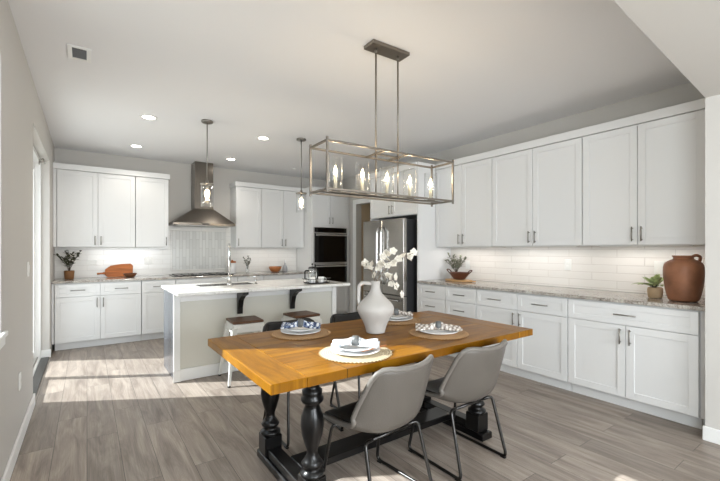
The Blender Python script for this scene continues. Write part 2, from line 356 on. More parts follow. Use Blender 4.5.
b.hull([(XW, WY1, 0), (XL, WY1 - .085, 0), (XL, DY0, 0), (XW, DY0, 0)], [(XW, WY1, ZC), (XL, WY1 - .085, ZC), (XL, DY0, ZC), (XW, DY0, ZC)]).box(XO, XL, DY0, DY1, DZ, ZC).box(XO, XL, DY1, YB + .2, 0, ZC)
struct(b.build('wall_left', M_wall), 'greige wall with the sliding door opening')
struct(MB().box(XL, XR, YB, YB + .2, 0, ZC).build('wall_back', M_wall), 'greige wall behind the range hood')
PY0, PY1 = 5.02, 6.10       # pantry opening
b = MB(); b.box(XR, XR + .12, YF, PY0, 0, ZC).box(XR, XR + .12, PY0, PY1, 2.2, ZC).box(XR, XR + .12, PY1, YB + .2, 0, ZC)
struct(b.build('wall_right', M_wall), 'greige wall behind the fridge with a pantry opening')
struct(MB().box(XF, XR + .12, YR - .2, YF, 0, ZC).build('wall_right_return', M_wall), 'wall return at the near end of the long counter')
b = MB(); b.box(XL, .2, YR - .2, YR, 0, ZC).box(2.9, XF, YR - .2, YR, 0, ZC).box(.2, 2.9, YR - .2, YR, 0, .4).box(.2, 2.9, YR - .2, YR, 2.3, ZC)
struct(b.build('wall_rear', M_wall))
b = MB(); b.hull([(XL, YR, 2.376), (XF, YR, 2.376), (XF, YF - .002, 2.376), (XL, .60, 2.376)], [(XL, YR, ZC), (XF, YR, ZC), (XF, YF - .002, ZC), (XL, .60, ZC)])
struct(b.build('ceiling_lowered', M_wall), 'lowered grey ceiling of the adjoining room')
struct(MB().box(XR + .121, 5.3, PY0 - .14, PY0 - .02, 0, ZC).box(XR + .121, 5.3, PY1 + .02, PY1 + .14, 0, ZC).box(5.3, 5.4, PY0 - .14, PY1 + .14, 0, ZC).build('wall_pantry', mat('tan_paint', sr(206, 186, 156), .75)), 'tan walls of the pantry recess')
# baseboards
def bboard(name, x0, x1, y0, y1): struct(MB().box(x0, x1, y0, y1, .001, .10, .004).build(name, M_trim))
bboard('baseboard_left', XL + .001, XL + .016, YR, DY0 - .002)
bboard('baseboard_left_far', XL - .1, XL - .0 + .014, DY1 - .014, DY1 - .001)
bboard('baseboard_right', XF - .016, XF - .001, YR, YF + .012)
bboard('baseboard_pantry', 5.285, 5.299, PY0, PY1)
# pantry casing
struct(MB().box(XR - .016, XR - .001, PY1 + .0, PY1 + .10, 0, 2.29, .003).box(XR - .016, XR - .001, PY0 - .10, PY0, 0, 2.29, .003).box(XR - .016, XR - .001, PY0, PY1, 2.2, 2.29, .003).build('trim_1', M_trim), 'white casing round the pantry opening')
# sliding door
d = thing('door_1', 'white framed sliding glass patio door in the left wall', 'door', (-.50, DY0, 0)); d['kind'] = 'structure'
WD = DY1 - DY0
b = MB(); b.box(-.055, .045, .003, .045, 0, DZ - .003, .003).box(-.055, .045, WD - .045, WD - .003, 0, DZ - .003, .003).box(-.055, .045, .045, WD - .045, DZ - .05, DZ - .003, .003).box(-.055, .045, .045, WD - .045, 0.001, .022, .003)
b.build('door_frame', M_trim, d)
MB().box(.046, .124, .003, WD - .016, .001, .012, .002).build('threshold', M_gun, d)
MB().box(.012, .02, .05, WD - .05, .0225, .034).box(-.034, -.026, .05, WD - .05, .0225, .034).build('door_track', M_nickel, d)
for x, y0, y1 in ((.005, .05, WD / 2 + .035), (-.042, WD / 2 - .035, WD - .05)):
    b = MB(); b.box(x, x + .03, y0, y0 + .06, .036, DZ - .055, .003).box(x, x + .03, y1 - .06, y1, .036, DZ - .055, .003).box(x, x + .03, y0 + .06, y1 - .06, .036, .12, .002).box(x, x + .03, y0 + .06, y1 - .06, DZ - .13, DZ - .055, .002)
    p = b.build('door_panel', M_trim, d)
    MB().box(x + .012, x + .018, y0 + .06, y1 - .06, .12, DZ - .13).build('door_pane', M_pane, p)
MB().tube(smoothpath([(.036, .085, .95), (.07, .085, .96), (.07, .085, 1.12), (.036, .085, 1.13)], 4, .02), .007).build('door_handle', M_nickel, d)
# window in left wall
d = thing('window_1', 'white framed window in the left wall', 'window', (-.45, WY0, WZ0)); d['kind'] = 'structure'
Wd, Wh = WY1 - WY0, DZ - .03 - WZ0
b = MB(); b.box(-.034, -.012, .003, .02, .003, Wh - .003, .003).box(-.034, -.012, Wd - .03, Wd - .012, .003, Wh - .003, .003).box(-.034, -.012, .02, Wd - .03, Wh - .02, Wh - .003, .003).box(-.034, -.012, .02, Wd - .03, .003, .035, .003)
b.build('window_frame', M_trim, d); MB().box(-.026, -.020, .02, Wd - .03, .035, Wh - .02).build('window_pane', M_pane, d)
MB().box(.076, .098, -.04, Wd - .03, -.028, .0, .004).box(.076, .088, -.03, Wd - .04, -.075, -.029, .004).build('window_sill', M_trim, d)
d = thing('fill_window_left', 'unseen white framed window added in the rear left wall for fill light', 'window', (-.45, -2.4, WZ0)); d['kind'] = 'structure'  # unseen opening added for the left fill lamp
b = MB(); b.box(-.03, .03, .003, .04, .003, Wh - .003).box(-.03, .03, 2.16, 2.197, .003, Wh - .003).box(-.03, .03, .04, 2.16, .003, .04).box(-.03, .03, .04, 2.16, Wh - .04, Wh - .003).box(-.02, .02, 1.08, 1.12, .04, Wh - .04)
b.build('window_frame', M_trim, d); MB().box(-.012, -.006, .04, 1.08, .04, Wh - .04).box(-.012, -.006, 1.12, 2.16, .04, Wh - .04).build('window_pane', M_pane, d)
# unseen rear window, added to let fill light in
d = thing('fill_window_rear', 'unseen white framed window added in the rear wall for fill light', 'window', (.2, YR - .1, .4)); d['kind'] = 'structure'
b = MB(); b.box(.003, .05, -.04, .04, .003, 1.897).box(2.65, 2.697, -.04, .04, .003, 1.897).box(.05, 2.65, -.04, .04, .003, .05).box(.05, 2.65, -.04, .04, 1.85, 1.897).box(1.32, 1.38, -.04, .04, .05, 1.85)
b.build('window_frame', M_trim, d); MB().box(.05, 1.32, -.004, .004, .05, 1.85).box(1.38, 2.65, -.004, .004, .05, 1.85).build('window_pane', M_pane, d)
# curtain rod bracket over sliding door
t = tag(MB().box(XL - .075, XL - .068, 5.70, 5.74, 2.30, 2.36, .002).tube([(XL - .07, 5.72, 2.33), (XL - .03, 5.72, 2.335)], .006).tube([(XL - .03, 5.60, 2.335), (XL - .03, 5.80, 2.335)], .009).ball((XL - .03, 5.59, 2.335), .016).build('curtain_rod', M_nickel), 'short metal rod bracket at the top of the sliding door opening', 'rod')
# backsplashes
struct(MB().box(XR - .012, XR - .001, YF + .003, 3.72, .916, 1.361).build('trim_2', M_tileR), 'glossy white tile backsplash over the long counter')
struct(MB().box(XL + .001, 3.385, YB - .012, YB - .001, .916, 1.72).build('trim_3', M_tileB), 'pale tile backsplash behind the cooktop')
b = MB(); x0, x1, z0, z1 = 1.12, 2.03, .975, 1.66
for a in ((x0, x0 + .022, z0, z1), (x1 - .022, x1, z0, z1), (x0 + .022, x1 - .022, z0, z0 + .022), (x0 + .022, x1 - .022, z1 - .022, z1)): b.box(a[0], a[1], YB - .022, YB - .013, a[2], a[3], .003)
struct(b.build('trim_4', M_tileB), 'raised tile border above the cooktop')
struct(MB().box(x0 + .023, x1 - .023, YB - .018, YB - .013, z0 + .023, z1 - .023).build('trim_5', M_tileV), 'vertical stacked tile panel above the cooktop')

# ------------------------------------------------------------------ cabinets (local: x along width, front faces -y)
def shaker(x0, x1, z0, z1, y=0, rail=.058, th=.02, dep=.008):
    b = MB(); r = min(rail, (z1 - z0) * .28, (x1 - x0) * .3)
    b.box(x0, x0 + r, y - th, y, z0, z1, .0012).box(x1 - r, x1, y - th, y, z0, z1, .0012).box(x0 + r, x1 - r, y - th, y, z0, z0 + r, .0012).box(x0 + r, x1 - r, y - th, y, z1 - r, z1, .0012)
    b.box(x0 + r - .001, x1 - r + .001, y - th + dep, y - .002, z0 + r - .001, z1 - r + .001)
    return b
def pull(x, z, vert, L=.128, y=-.02):
    b = MB(); yo = y - .028
    if vert: b.cyl((x, yo, z - L / 2), (x, yo, z + L / 2), .0055, n=10).cyl((x, y, z - L * .38), (x, yo, z - L * .38), .0045, n=8).cyl((x, y, z + L * .38), (x, yo, z + L * .38), .0045, n=8)
    else: b.cyl((x - L / 2, yo, z), (x + L / 2, yo, z), .0055, n=10).cyl((x - L * .38, y, z), (x - L * .38, yo, z), .0045, n=8).cyl((x + L * .38, y, z), (x + L * .38, yo, z), .0045, n=8)
    return b
def cabinet(name, label, loc, rz, W, D, z0, z1, fronts, toe=False, group=None, cat='cabinet', mats=None):
    t = thing(name, label, cat, loc, rz, group); g = .003
    b = MB()
    if toe: b.box(g, W - g, 0, D, .10, z1).box(g, W - g, .06, D, z0, .10)
    else: b.box(g, W - g, 0, D, z0, z1)
    b.build('cabinet_body', M_cab, t)
    for f in fronts:
        k, a, c, e, h = f[:5]; G = .0025; a += .002 if a == 0 else 0; c -= .002 if abs(c - W) < 1e-6 else 0
        o = shaker(a + G, c - G, e + G, h - G).build('drawer' if k == 'w' else 'door', M_cab, t)
        if k == 'w': pull((a + c) / 2, (e + h) / 2, False, min(.16, (c - a) * .45)).build('handle', M_nickel, o)
        else:
            hx = c - .035 if k == 'l' else a + .035        # 'l': hinge left, handle at right edge
            hz = f[5]; pull(hx, hz, True).build('handle', M_nickel, o)
    return t
def base(label, loc, rz, W, D, doors, drawers, group):
    fr = [('w', a, c, .70, .872) for a, c in drawers]; fr += [(k, a, c, .105, .70, .61) for k, a, c in doors]
    return cabinet('base_cabinet', label, loc, rz, W, D, 0.002, .882, fr, True, group)
def stack(label, loc, rz, W, D, group):
    return cabinet('drawer_cabinet', label, loc, rz, W, D, 0.002, .882, [('w', 0, W, .70, .872), ('w', 0, W, .50, .70), ('w', 0, W, .105, .50)], True, group)
# right wall run: rz=-90deg, local x -> -Y, front -> -X. face plane x = 3.62
R = -PI / 2; XB = 3.62; D1 = XR - .002 - XB
stack('narrow three drawer white cabinet beside the fridge', (XB, 3.72, 0), R, .47, D1, None)
stack('narrow three drawer white cabinet, second from the fridge', (XB, 3.25, 0), R, .46, D1, None)
base('white base cabinet with two drawers over two doors, middle of the long counter', (XB, 2.79, 0), R, 1.02, D1, [('l', 0, .51), ('r', .51, 1.02)], [(0, .51), (.51, 1.02)], None)
base('white base cabinet with one wide drawer over two doors, below the brown jug', (XB, 1.77, 0), R, .93, D1, [('l', 0, .465), ('r', .465, .93)], [(0, .93)], None)
tag(MB().box(XB + .0, XR - .002, YF + .003, .838, .1, .882).box(XB + .06, XR - .002, YF + .003, .838, .002, .1).build('filler_panel', M_cab), 'slim white filler panel between last base cabinet and wall return', 'panel')
XU = 3.94; D2 = XR - .002 - XU
for lab, y, W in (('white two door wall cabinet nearest the fridge, above the bowl', 3.72, .91), ('white two door wall cabinet, middle of the three above the long counter', 2.81, 1.02), ('large white two door wall cabinet above the brown jug', 1.79, .92)):
    cabinet('wall_cabinet', lab, (XU, y, 0), R, W, D2, 1.362, 2.42, [('l', 0, W / 2, 1.365, 2.418, 1.46), ('r', W / 2, W, 1.365, 2.418, 1.46)])
tag(MB().box(XU - .02, XR - .002, YF + .003, .868, 1.362, 2.42).build('filler_panel', M_cab), 'tall white filler strip beside the wall cabinet above the jug', 'panel')
def crown(name, boxes, label):
    b = MB()
    for a in boxes: b.box(*a, .003)
    tag(b.build(name, M_cab), label, 'moulding')
crown('crown_moulding', [(XU - .035, XR - .002, YF + .003, 3.70, 2.4215, 2.50)], 'white crown rail along the top of the long row of wall cabinets')
# fridge surround
tag(MB().box(XB - .02, XR - .002, 3.722, 3.745, .002, 2.50, .001).build('end_panel', M_cab), 'tall white end panel between fridge and long counter', 'panel')
tag(MB().box(XB - .02, XR - .002, 4.765, 4.785, .002, 1.80, .001).build('end_panel', M_cab), 'tall white end panel on the pantry side of the fridge', 'panel')
cabinet('bridge_cabinet', 'white two door cabinet above the fridge', (XB - .005, 4.785, 0), R, 1.038, D1, 1.802, 2.42, [('l', 0, .519, 1.81, 2.418, 1.90), ('r', .519, 1.038, 1.81, 2.418, 1.90)])
crown('crown_moulding', [(XB - .045, XR - .002, 3.747, 4.80, 2.4215, 2.50)], 'white crown rail over the cabinet above the fridge')
# fridge (front faces -X)
f = thing('refrigerator', 'stainless steel french door refrigerator with two bottom drawers', 'refrigerator', (3.44, 4.755, 0), R)
FW = .915
MB().box(0.004, FW - .004, .07, .76, .03, 1.74, .004).build('fridge_body', M_dark, f)
MB().box(.02, FW - .02, .09, .74, .002, .03).build('kick_plate', M_dark, f)
for nm, a, c, z0_, z1_ in (('fridge_door', 0, FW / 2 - .002, .70, 1.75), ('fridge_door', FW / 2 + .002, FW, .70, 1.75), ('freezer_drawer', 0, FW, .38, .694), ('freezer_drawer', 0, FW, .045, .374)):
    o = MB().box(a, c, 0, .066, z0_, z1_, .008, 2).build(nm, M_steel, f)
    if nm == 'fridge_door':
        hx = c - .045 if a == 0 else a + .045
        MB().tube(smoothpath([(hx, 0, .84), (hx, -.055, .88), (hx, -.06, 1.2), (hx, -.055, 1.60), (hx, 0, 1.64)], 5, .03), .012, 10).build('handle', M_chrome, o)
    else:
        hz = z1_ - .06
        MB().tube(smoothpath([(.08, 0, hz), (.09, -.05, hz), (FW - .09, -.05, hz), (FW - .08, 0, hz)], 5, .02), .011, 10).build('handle', M_chrome, o)
# back wall run, face plane y = 6.34
YBf = 6.34; D3 = YB - .002 - YBf
base('white base cabinet with two drawers over two doors in the far left corner', (-.345, YBf, 0), 0, .985, D3, [('l', 0, .4925), ('r', .4925, .985)], [(0, .4925), (.4925, .985)], None)
base('narrow white base cabinet with one drawer and one door, left of the cooktop', (.64, YBf, 0), 0, .45, D3, [('l', 0, .45)], [(0, .45)], None)
stack('wide white drawer cabinet under the cooktop', (1.09, YBf, 0), 0, .93, D3, None)
base('narrow white base cabinet right of the cooktop', (2.02, YBf, 0), 0, .45, D3, [('r', 0, .45)], [(0, .45)], None)
base('white base cabinet beside the oven tower', (2.47, YBf, 0), 0, .915, D3, [('l', 0, .4575), ('r', .4575, .915)], [(0, .915)], None)
YU = 6.635; D4 = YB - .002 - YU
cabinet('wall_cabinet', 'white two door wall cabinet in the far left corner', (-.335, YU, 0), 0, .925, D4, 1.362, 2.42, [('l', 0, .4625, 1.365, 2.418, 1.455), ('r', .4625, .925, 1.365, 2.418, 1.455)])
cabinet('wall_cabinet', 'narrow single door wall cabinet left of the range hood', (.59, YU, 0), 0, .45, D4, 1.362, 2.42, [('l', 0, .45, 1.365, 2.418, 1.455)])
cabinet('wall_cabinet', 'narrow single door wall cabinet right of the range hood', (2.09, YU, 0), 0, .455, D4, 1.362, 2.42, [('r', 0, .455, 1.365, 2.418, 1.455)])
cabinet('wall_cabinet', 'white two door wall cabinet beside the oven tower', (2.545, YU, 0), 0, .84, D4, 1.362, 2.42, [('l', 0, .42, 1.365, 2.418, 1.455), ('r', .42, .84, 1.365, 2.418, 1.455)])
tag(MB().box(XL + .003, -.337, YU - .018, YB - .002, 1.362, 2.42).build('filler_panel', M_cab), 'thin white filler strip between left wall and corner wall cabinet', 'panel')
tag(MB().box(XL + .003, -.347, YBf - .0, YB - .002, .1, .882).build('filler_panel', M_cab), 'thin white filler strip between left wall and corner base cabinet', 'panel')
crown('crown_moulding', [(XL + .002, 1.055, YU - .035, YB - .002, 2.4215, 2.50)], 'white crown rail over the wall cabinets left of the hood')
crown('crown_moulding', [(2.075, 3.383, YU - .035, YB - .002, 2.4215, 2.50)], 'white crown rail over the wall cabinets right of the hood')
# oven tower
tw = cabinet('oven_tower', 'tall white cabinet housing the double wall oven', (3.39, YBf, 0), 0, .83, D3, .002, 2.42, [('l', .02, .415, 1.78, 2.40, 1.88), ('r', .415, .81, 1.78, 2.40, 1.88), ('w', .02, .81, .12, .64)], True)
crown('crown_moulding', [(3.3865, XR - .002, YBf - .03, YB - .002, 2.4215, 2.50)], 'white crown rail on top of the oven tower')
tag(MB().box(4.222, XR - .002, YBf, YB - .002, .002, 2.42).build('filler_panel', M_cab), 'white filler strip right of the oven tower', 'panel')
ov = thing('double_wall_oven', 'black glass and steel double wall oven built into the tall cabinet', 'oven', (3.43, YBf - .001, 0))
MB().box(0, .75, -.02, -.001, .67, 1.75, .002).build('oven_trim', M_bright, ov)
MB().box(.02, .73, -.032, -.0205, 1.655, 1.742, .002).build('control_panel', M_oven, ov)
for z0_, z1_ in ((1.09, 1.645), (.69, 1.06)):
    o = MB().box(.02, .73, -.045, -.0205, z0_, z1_, .003).build('oven_door', M_oven, ov)
    MB().tube(smoothpath([(.05, -.045, z1_ - .045), (.05, -.09, z1_ - .045), (.70, -.09, z1_ - .045), (.70, -.045, z1_ - .045)], 4, .015), .012, 10).build('handle', M_bright, o)
    MB().box(.03, .72, -.047, -.0455, z1_ - .02, z1_ - .004).build('door_strip', M_bright, o)
# worktops
def worktop(label, boxes, m):
    b = MB()
    for a in boxes: b.box(*a, .004)
    return tag(b.build('worktop', m), label, 'worktop')
worktop('long speckled granite worktop under the white wall cabinets on the right', [(XB - .045, XR - .002, YF + .003, 3.719, .884, .914)], M_gran)
worktop('speckled granite worktop along the back wall', [(XL + .003, 3.386, YBf - .045, YB - .013, .884, .914)], M_gran)
# cooktop
c = thing('cooktop', 'flat black gas cooktop set on the worktop under the hood', 'cooktop', (1.08, 6.40, .9145))
MB().box(0, .90, 0, .46, 0, .012, .003).build('glass_top', M_blackglass, c)
for i in range(3):
    b = MB(); x = .04 + i * .28
    for k in range(3): b.box(x + k * .12, x + .012 + k * .12, .03, .43, .0165, .021)
    b.box(x, x + .252, .03, .042, .0165, .021).box(x, x + .252, .418, .43, .0165, .021)
    for px in (x, x + .24):
        for py in (.03, .418): b.box(px, px + .012, py, py + .012, .0125, .0165)
    b.build('burner_grate', M_black, c)
# range hood
hd = thing('range_hood', 'stainless steel chimney range hood over the cooktop', 'range hood', (1.55, YB - .024, 0))
MB().box(-.475, .475, -.48, 0, 1.715, 1.752, .002).hull([(-.475, -.48, 1.7525), (.475, -.48, 1.7525), (.475, 0, 1.7525), (-.475, 0, 1.7525)], [(-.12, -.27, 2.00), (.175, -.27, 2.00), (.175, 0, 2.00), (-.12, 0, 2.00)]).build('hood_canopy', M_hood, hd)
MB().box(-.12, .175, -.27, 0, 2.001, 2.4).box(-.116, .171, -.266, 0, 2.401, ZC - .002).build('chimney', M_hood, hd)
MB().box(-.40, .40, -.42, -.05, 1.708, 1.7145).build('grease_filter', M_nickel, hd)
MB().box(-.06, .06, -.4835, -.4805, 1.725, 1.742).build('control_strip', M_dark, hd)

# ------------------------------------------------------------------ island
IX0, IX1, IY0, IY1 = .725, 2.57, 4.20, 4.86
il = thing('kitchen_island', 'kitchen island with greige panelled front and white corner posts', 'island', (0, 0, 0))
SX0, SX1, SY0, SY1 = 1.02, 1.66, 4.46, 4.80
b = MB(); b.box(IX0, IX1, IY0, IY0 + .03, .002, .882).box(IX0, IX0 + .03, IY0 + .03, IY1, .002, .882).box(IX1 - .03, IX1, IY0 + .03, IY1, .002, .882).box(IX0 + .03, IX1 - .03, IY1 - .03, IY1, .1, .882).box(IX0 + .03, IX1 - .03, IY0 + .03, IY1 - .03, .1, .14)
b.build('island_body', M_island, il)
for x in (IX0 - .025, IX1 - .035):
    b = MB(); b.box(x, x + .06, IY0 - .03, IY0 - .001, .002, .882, .003).box(x - .006, x + .066, IY0 - .036, IY0 - .0305, .002, .12, .003)
    b.build('corner_post', M_trim, il)
o = MB().box(IX0 - .012, IX0 - .001, IY0 + .0, IY1 - .002, .002, .882, .001).build('end_panel', mat('brushed_end_panel', sr(150, 156, 166), .25, .9), il); o['label'] = 'blue grey end panel'
MB().box(IX0 + .0365, IX1 - .036, IY0 - .018, IY0 - .001, .002, .12, .003).build('plinth', M_trim, il)
MB().box(IX0 + .0365, IX1 - .036, IY0 - .024, IY0 - .001, .80, .882, .003).box(IX0 + .0365, IX1 - .036, IY0 - .034, IY0 - .0245, .855, .882, .003).build('frieze_rail', M_trim, il)
for k in range(3):
    a = IX0 + .04 + k * .58; o = shaker(0, .56, .12, .86).build('door', M_cab, il, (a + .56, IY1 + .001, 0), PI)
    pull(.5, .76, True).build('handle', M_nickel, o)
for x in (1.325, 1.945):
    b = MB(); b.box(x, x + .055, IY0 - .05, IY0 - .001 - .034, .62, .79)
    b.bm.free(); b = MB()
    prof = [(IY0 - .036, .882), (IY0 - .25, .882), (IY0 - .25, .855), (IY0 - .17, .83), (IY0 - .10, .78), (IY0 - .07, .70), (IY0 - .065, .63), (IY0 - .036, .63)]
    b.hull([(x, y, z) for y, z in prof], [(x + .055, y, z) for y, z in prof], .002)
    o = b.build('support_bracket', M_black, il); o['label'] = 'black bracket under the overhang'
# island worktop with sink cut-out
CX0, CX1, CY0, CY1 = .69, 2.63, 3.90, 4.90
worktop('white quartz worktop of the kitchen island', [(CX0, SX0, CY0, CY1, .884, .916), (SX1, CX1, CY0, CY1, .884, .916), (SX0, SX1, CY0, SY0, .884, .916), (SX0, SX1, SY1, CY1, .884, .916)], M_quartz)
b = MB(); b.box(SX0 + .003, SX1 - .003, SY0 + .003, SY0 + .006, .70, .912).box(SX0 + .003, SX1 - .003, SY1 - .006, SY1 - .003, .70, .912).box(SX0 + .003, SX0 + .006, SY0 + .006, SY1 - .006, .70, .912).box(SX1 - .006, SX1 - .003, SY0 + .006, SY1 - .006, .70, .912).box(SX0 + .003, SX1 - .003, SY0 + .003, SY1 - .003, .695, .70)
tag(b.build('sink', M_steel), 'stainless steel sink sunk into the island worktop', 'sink')
fa = thing('faucet', 'tall chrome gooseneck pull down faucet on the island', 'faucet', (1.32, 4.42, .917), -.285)
MB().cyl((0, 0, 0), (0, 0, .03), .028, .026, 20).cyl((0, 0, .03), (0, 0, .12), .019, n=16).build('faucet_base', M_chrome, fa)
pts = [(0, 0, .12), (0, 0, .38)] + [(0, .085 - .085 * math.cos(a), .38 + .085 * math.sin(a)) for a in [PI * k / 12 for k in range(1, 13)]] + [(0, .17, .30)]
MB().tube(pts, .013, 12).build('spout', M_chrome, fa)
MB().cyl((0, .17, .30), (0, .17, .20), .018, .02, 14).build('spray_head', M_nickel, fa)
MB().tube([(0.0, 0, .08), (-.03, 0, .085), (-.09, -.01, .10)], [.010, .009, .007], 10).build('handle', M_chrome, fa)
sdp = thing('soap_dispenser', 'small chrome soap dispenser right of the island faucet', 'soap dispenser', (1.62, 4.40, .917))
MB().cyl((0, 0, 0), (0, 0, .01), .022, n=16).cyl((0, 0, .01), (0, 0, .075), .012, n=14).build('pump_base', M_chrome, sdp)
MB().tube(smoothpath([(0, 0, .075), (0, 0, .095), (-.10, .01, .09)], 4, .015), .007, 8).build('pump_spout', M_chrome, sdp)

# ------------------------------------------------------------------ stools
def stool():
    t = thing('counter_stool', 'white metal counter stool with walnut seat, nearer the island corner post', 'stool')
    subsurf(MB().box(-.155, .155, -.155, .155, .583, .61, .012, 3).build('seat', M_stoolw, t), 0)
    b = MB(); b.hull([(-.165, -.165, .50), (.165, -.165, .50), (.165, .165, .50), (-.165, .165, .50)], [(-.152, -.152, .582), (.152, -.152, .582), (.152, .152, .582), (-.152, .152, .582)], .006); b.build('apron', M_stoolm, t)
    for sx in (-1, 1):
        for sy in (-1, 1):
            top = (sx * .138, sy * .138, .55); bot = (sx * .205, sy * .205, .012)
            b = MB()
            def sq(p, r, z): return [(p[0] - r, p[1] - r, z), (p[0] + r, p[1] - r, z), (p[0] + r, p[1] + r, z), (p[0] - r, p[1] + r, z)]
            b.hull(sq(bot, .011, .012), sq(top, .027, .55), .003)
            o = b.build('leg', M_stoolm, t)
            MB().cyl((bot[0], bot[1], .0005), (bot[0], bot[1], .0125), .016, .014, 12).build('rubber_foot', M_black, o)
    for z, r in ((.20, .176),):
        for a in range(4):
            M = Matrix.Rotation(a * PI / 2, 4, 'Z'); MB().box(-r, r, -r - .004, -r + .004, z, z + .026, .002, M=M).build('footrest', M_stoolm, t)
    for s_ in (-1, 1): MB().tube([(-.15, -.15 * s_, .40), (0, 0, .36), (.15, .15 * s_, .40)], .006, 8).build('cross_brace', M_stoolm, t)
    return t
st = stool(); st.location = (1.33, 3.93, 0); st.rotation_euler = (0, 0, -.06)
dup(st, (1.965, 3.90, 0), .05, 'white metal counter stool with walnut seat, farther from the corner post')

# ------------------------------------------------------------------ dining table
TX0, TX1, TY0, TY1, TZ = .62, 2.58, 1.51, 2.53, .76
TCX, TCY = (TX0 + TX1) / 2, (TY0 + TY1) / 2
tb = thing('dining_table', 'wooden farmhouse dining table with black turned trestle legs', 'table', (TCX, TCY, 0))
hx, hy = (TX1 - TX0) / 2, (TY1 - TY0) / 2
MB().box(-hx + .17, hx - .17, -hy, hy, TZ - .045, TZ, .002).build('tabletop', M_top, tb)
for s_ in (-1, 1):
    MB().box(min(s_ * hx, s_ * (hx - .169)), max(s_ * hx, s_ * (hx - .169)), -hy, hy, TZ - .045, TZ, .003).build('breadboard_end', M_top2, tb)
LX, LY = .66, .275
legprof = [(.055, .17), (.062, .175), (.062, .19), (.045, .20), (.038, .215), (.052, .225), (.056, .235), (.045, .25), (.030, .275), (.028, .30), (.040, .335), (.054, .385), (.060, .43), (.056, .475), (.042, .515), (.034, .535), (.052, .545), (.058, .556), (.058, .568), (.048, .58), (.052, .592), (.052, .605), (.038, .617), (.036, .63), (.045, .645), (.060, .66), (.064, .675)]
for sx in (-1, 1):
    for sy in (-1, 1):
        MB().lathe(legprof, (sx * LX, sy * LY, 0), 24).box(sx * LX - .055, sx * LX + .055, sy * LY - .055, sy * LY + .055, .0505, .17, .004).box(sx * LX - .06, sx * LX + .06, sy * LY - .06, sy * LY + .06, .675, TZ - .0455 - .0, .004).build('leg', M_blackpaint, tb)
    MB().box(sx * LX - .055, sx * LX + .055, -LY - .09, LY + .09, .002, .05, .006).box(sx * LX - .04, sx * LX + .04, -LY + .0555, LY - .0555, .0505, .10, .004).build('foot_beam', M_blackpaint, tb)
    MB().box(sx * LX - .05, sx * LX + .05, -LY + .061, LY - .061, .665, TZ - .0455, .004).build('cross_rail', M_blackpaint, tb)
MB().box(-LX + .0405, LX - .0405, -.075, .075, .055, .10, .004).build('stretcher', M_blackpaint, tb)

# ------------------------------------------------------------------ dining chairs
def chair():
    t = thing('dining_chair', '', 'chair')
    prof = [(.225, .430, .185, .00), (.205, .452, .205, .005), (.13, .455, .225, .02), (.02, .445, .232, .04), (-.08, .440, .235, .065), (-.155, .458, .235, .09), (-.195, .505, .232, .105), (-.218, .575, .225, .10), (-.238, .65, .215, .085), (-.256, .725, .203, .068), (-.268, .785, .188, .055)]
    prof = [(a, b_ - .04, c_ * (1.0 if i_ < 5 else 1.05), d_) for i_, (a, b_, c_, d_) in enumerate(prof)]
    P = []
    n = len(prof); K = 22
    for i in range(K + 1):
        s = i / K * (n - 1); k = min(int(s), n - 2); tt = s - k
        def cr(j, c):
            a = prof[max(j - 1, 0)][c]; b_ = prof[j][c]; c_ = prof[min(j + 1, n - 1)][c]; d_ = prof[min(j + 2, n - 1)][c]
            return .5 * (2 * b_ + (c_ - a) * tt + (2 * a - 5 * b_ + 4 * c_ - d_) * tt ** 2 + (3 * b_ - 3 * c_ + d_ - a) * tt ** 3)
        P.append([cr(k, c) for c in range(4)])
    Cn = 15
    def sheet(off, shrink=1.0, r0=0, r1=K, add=0):
        rows = []
        for i in range(r0, r1 + 1):
            a = P[max(i - 1, 0)]; c = P[min(i + 1, K)]; ty, tz = c[0] - a[0], c[1] - a[1]; l = math.hypot(ty, tz); ny, nz = tz / l, -ty / l   # inner normal
            if nz < 0 and ny < 0: ny, nz = -ny, -nz
            y, z, hw, k = P[i]; row = []
            for j in range(Cn + 1):
                u = (j / Cn * 2 - 1) * shrink; kk = k * abs(u) ** 2.6
                # side wall leans inwards: offset moves towards centre as well
                xx = u * hw; ox = 0
                slope = 2.6 * k * abs(u) ** 1.6 / hw * (1 if u > 0 else -1); ln = math.hypot(1, slope)
                nx_ = -slope / ln; nn = 1 / ln; o = off + add
                topdip = (.016 * (u * u) - .034 * abs(u) ** 9 if i == K else (-.010 * abs(u) ** 9 if i == K - 1 else 0))
                row.append((xx + nx_ * o, y + ny * (kk + nn * o), z + nz * (kk + nn * o) + topdip))
            rows.append(row)
        return rows
    subsurf(MB().grid(sheet(0), 0, sheet(-.022)).build('shell', M_leather, t))
    subsurf(MB().grid(sheet(.0, .95, 1, K, .010), 0, sheet(.0, .95, 1, K, .0015)).build('seat_pad', M_pad, t))
    A = sheet(0); O = sheet(-.022)
    rim = [[(Vector(A[i][j]) + Vector(O[i][j])) / 2 for i, j in seq] for seq in ([(i, 0) for i in range(2, K + 1)] + [(K, j) for j in range(1, Cn)] + [(i, Cn) for i in range(K, 1, -1)],)][0]
    MB().tube(rim, .0135, 8).build('rim_piping', M_piping, t)
    for s_ in (-1, 1):
        pts = smoothpath([(s_ * .13, .13, .365), (s_ * .185, .15, .365), (s_ * .215, .215, .011), (s_ * .215, -.225, .011), (s_ * .195, -.13, .375), (s_ * .13, -.11, .362)], 6, .04)
        MB().tube(pts, .0095, 10).build('sled_leg', M_gun, t)
        for yy in (.19, -.20): MB().box(s_ * .215 - .012, s_ * .215 + .012, yy - .018, yy + .018, .0006, .0085, .002).build('floor_glide', M_black, t)
    for yy, z in ((.13, .365), (-.11, .362)): MB().tube([(-.13, yy, z), (.13, yy, z)], .0095, 8).build('crossbar', M_gun, t)
    return t
ch = chair(); ch['label'] = 'grey bucket dining chair seen from behind, nearest the sunlit table end'
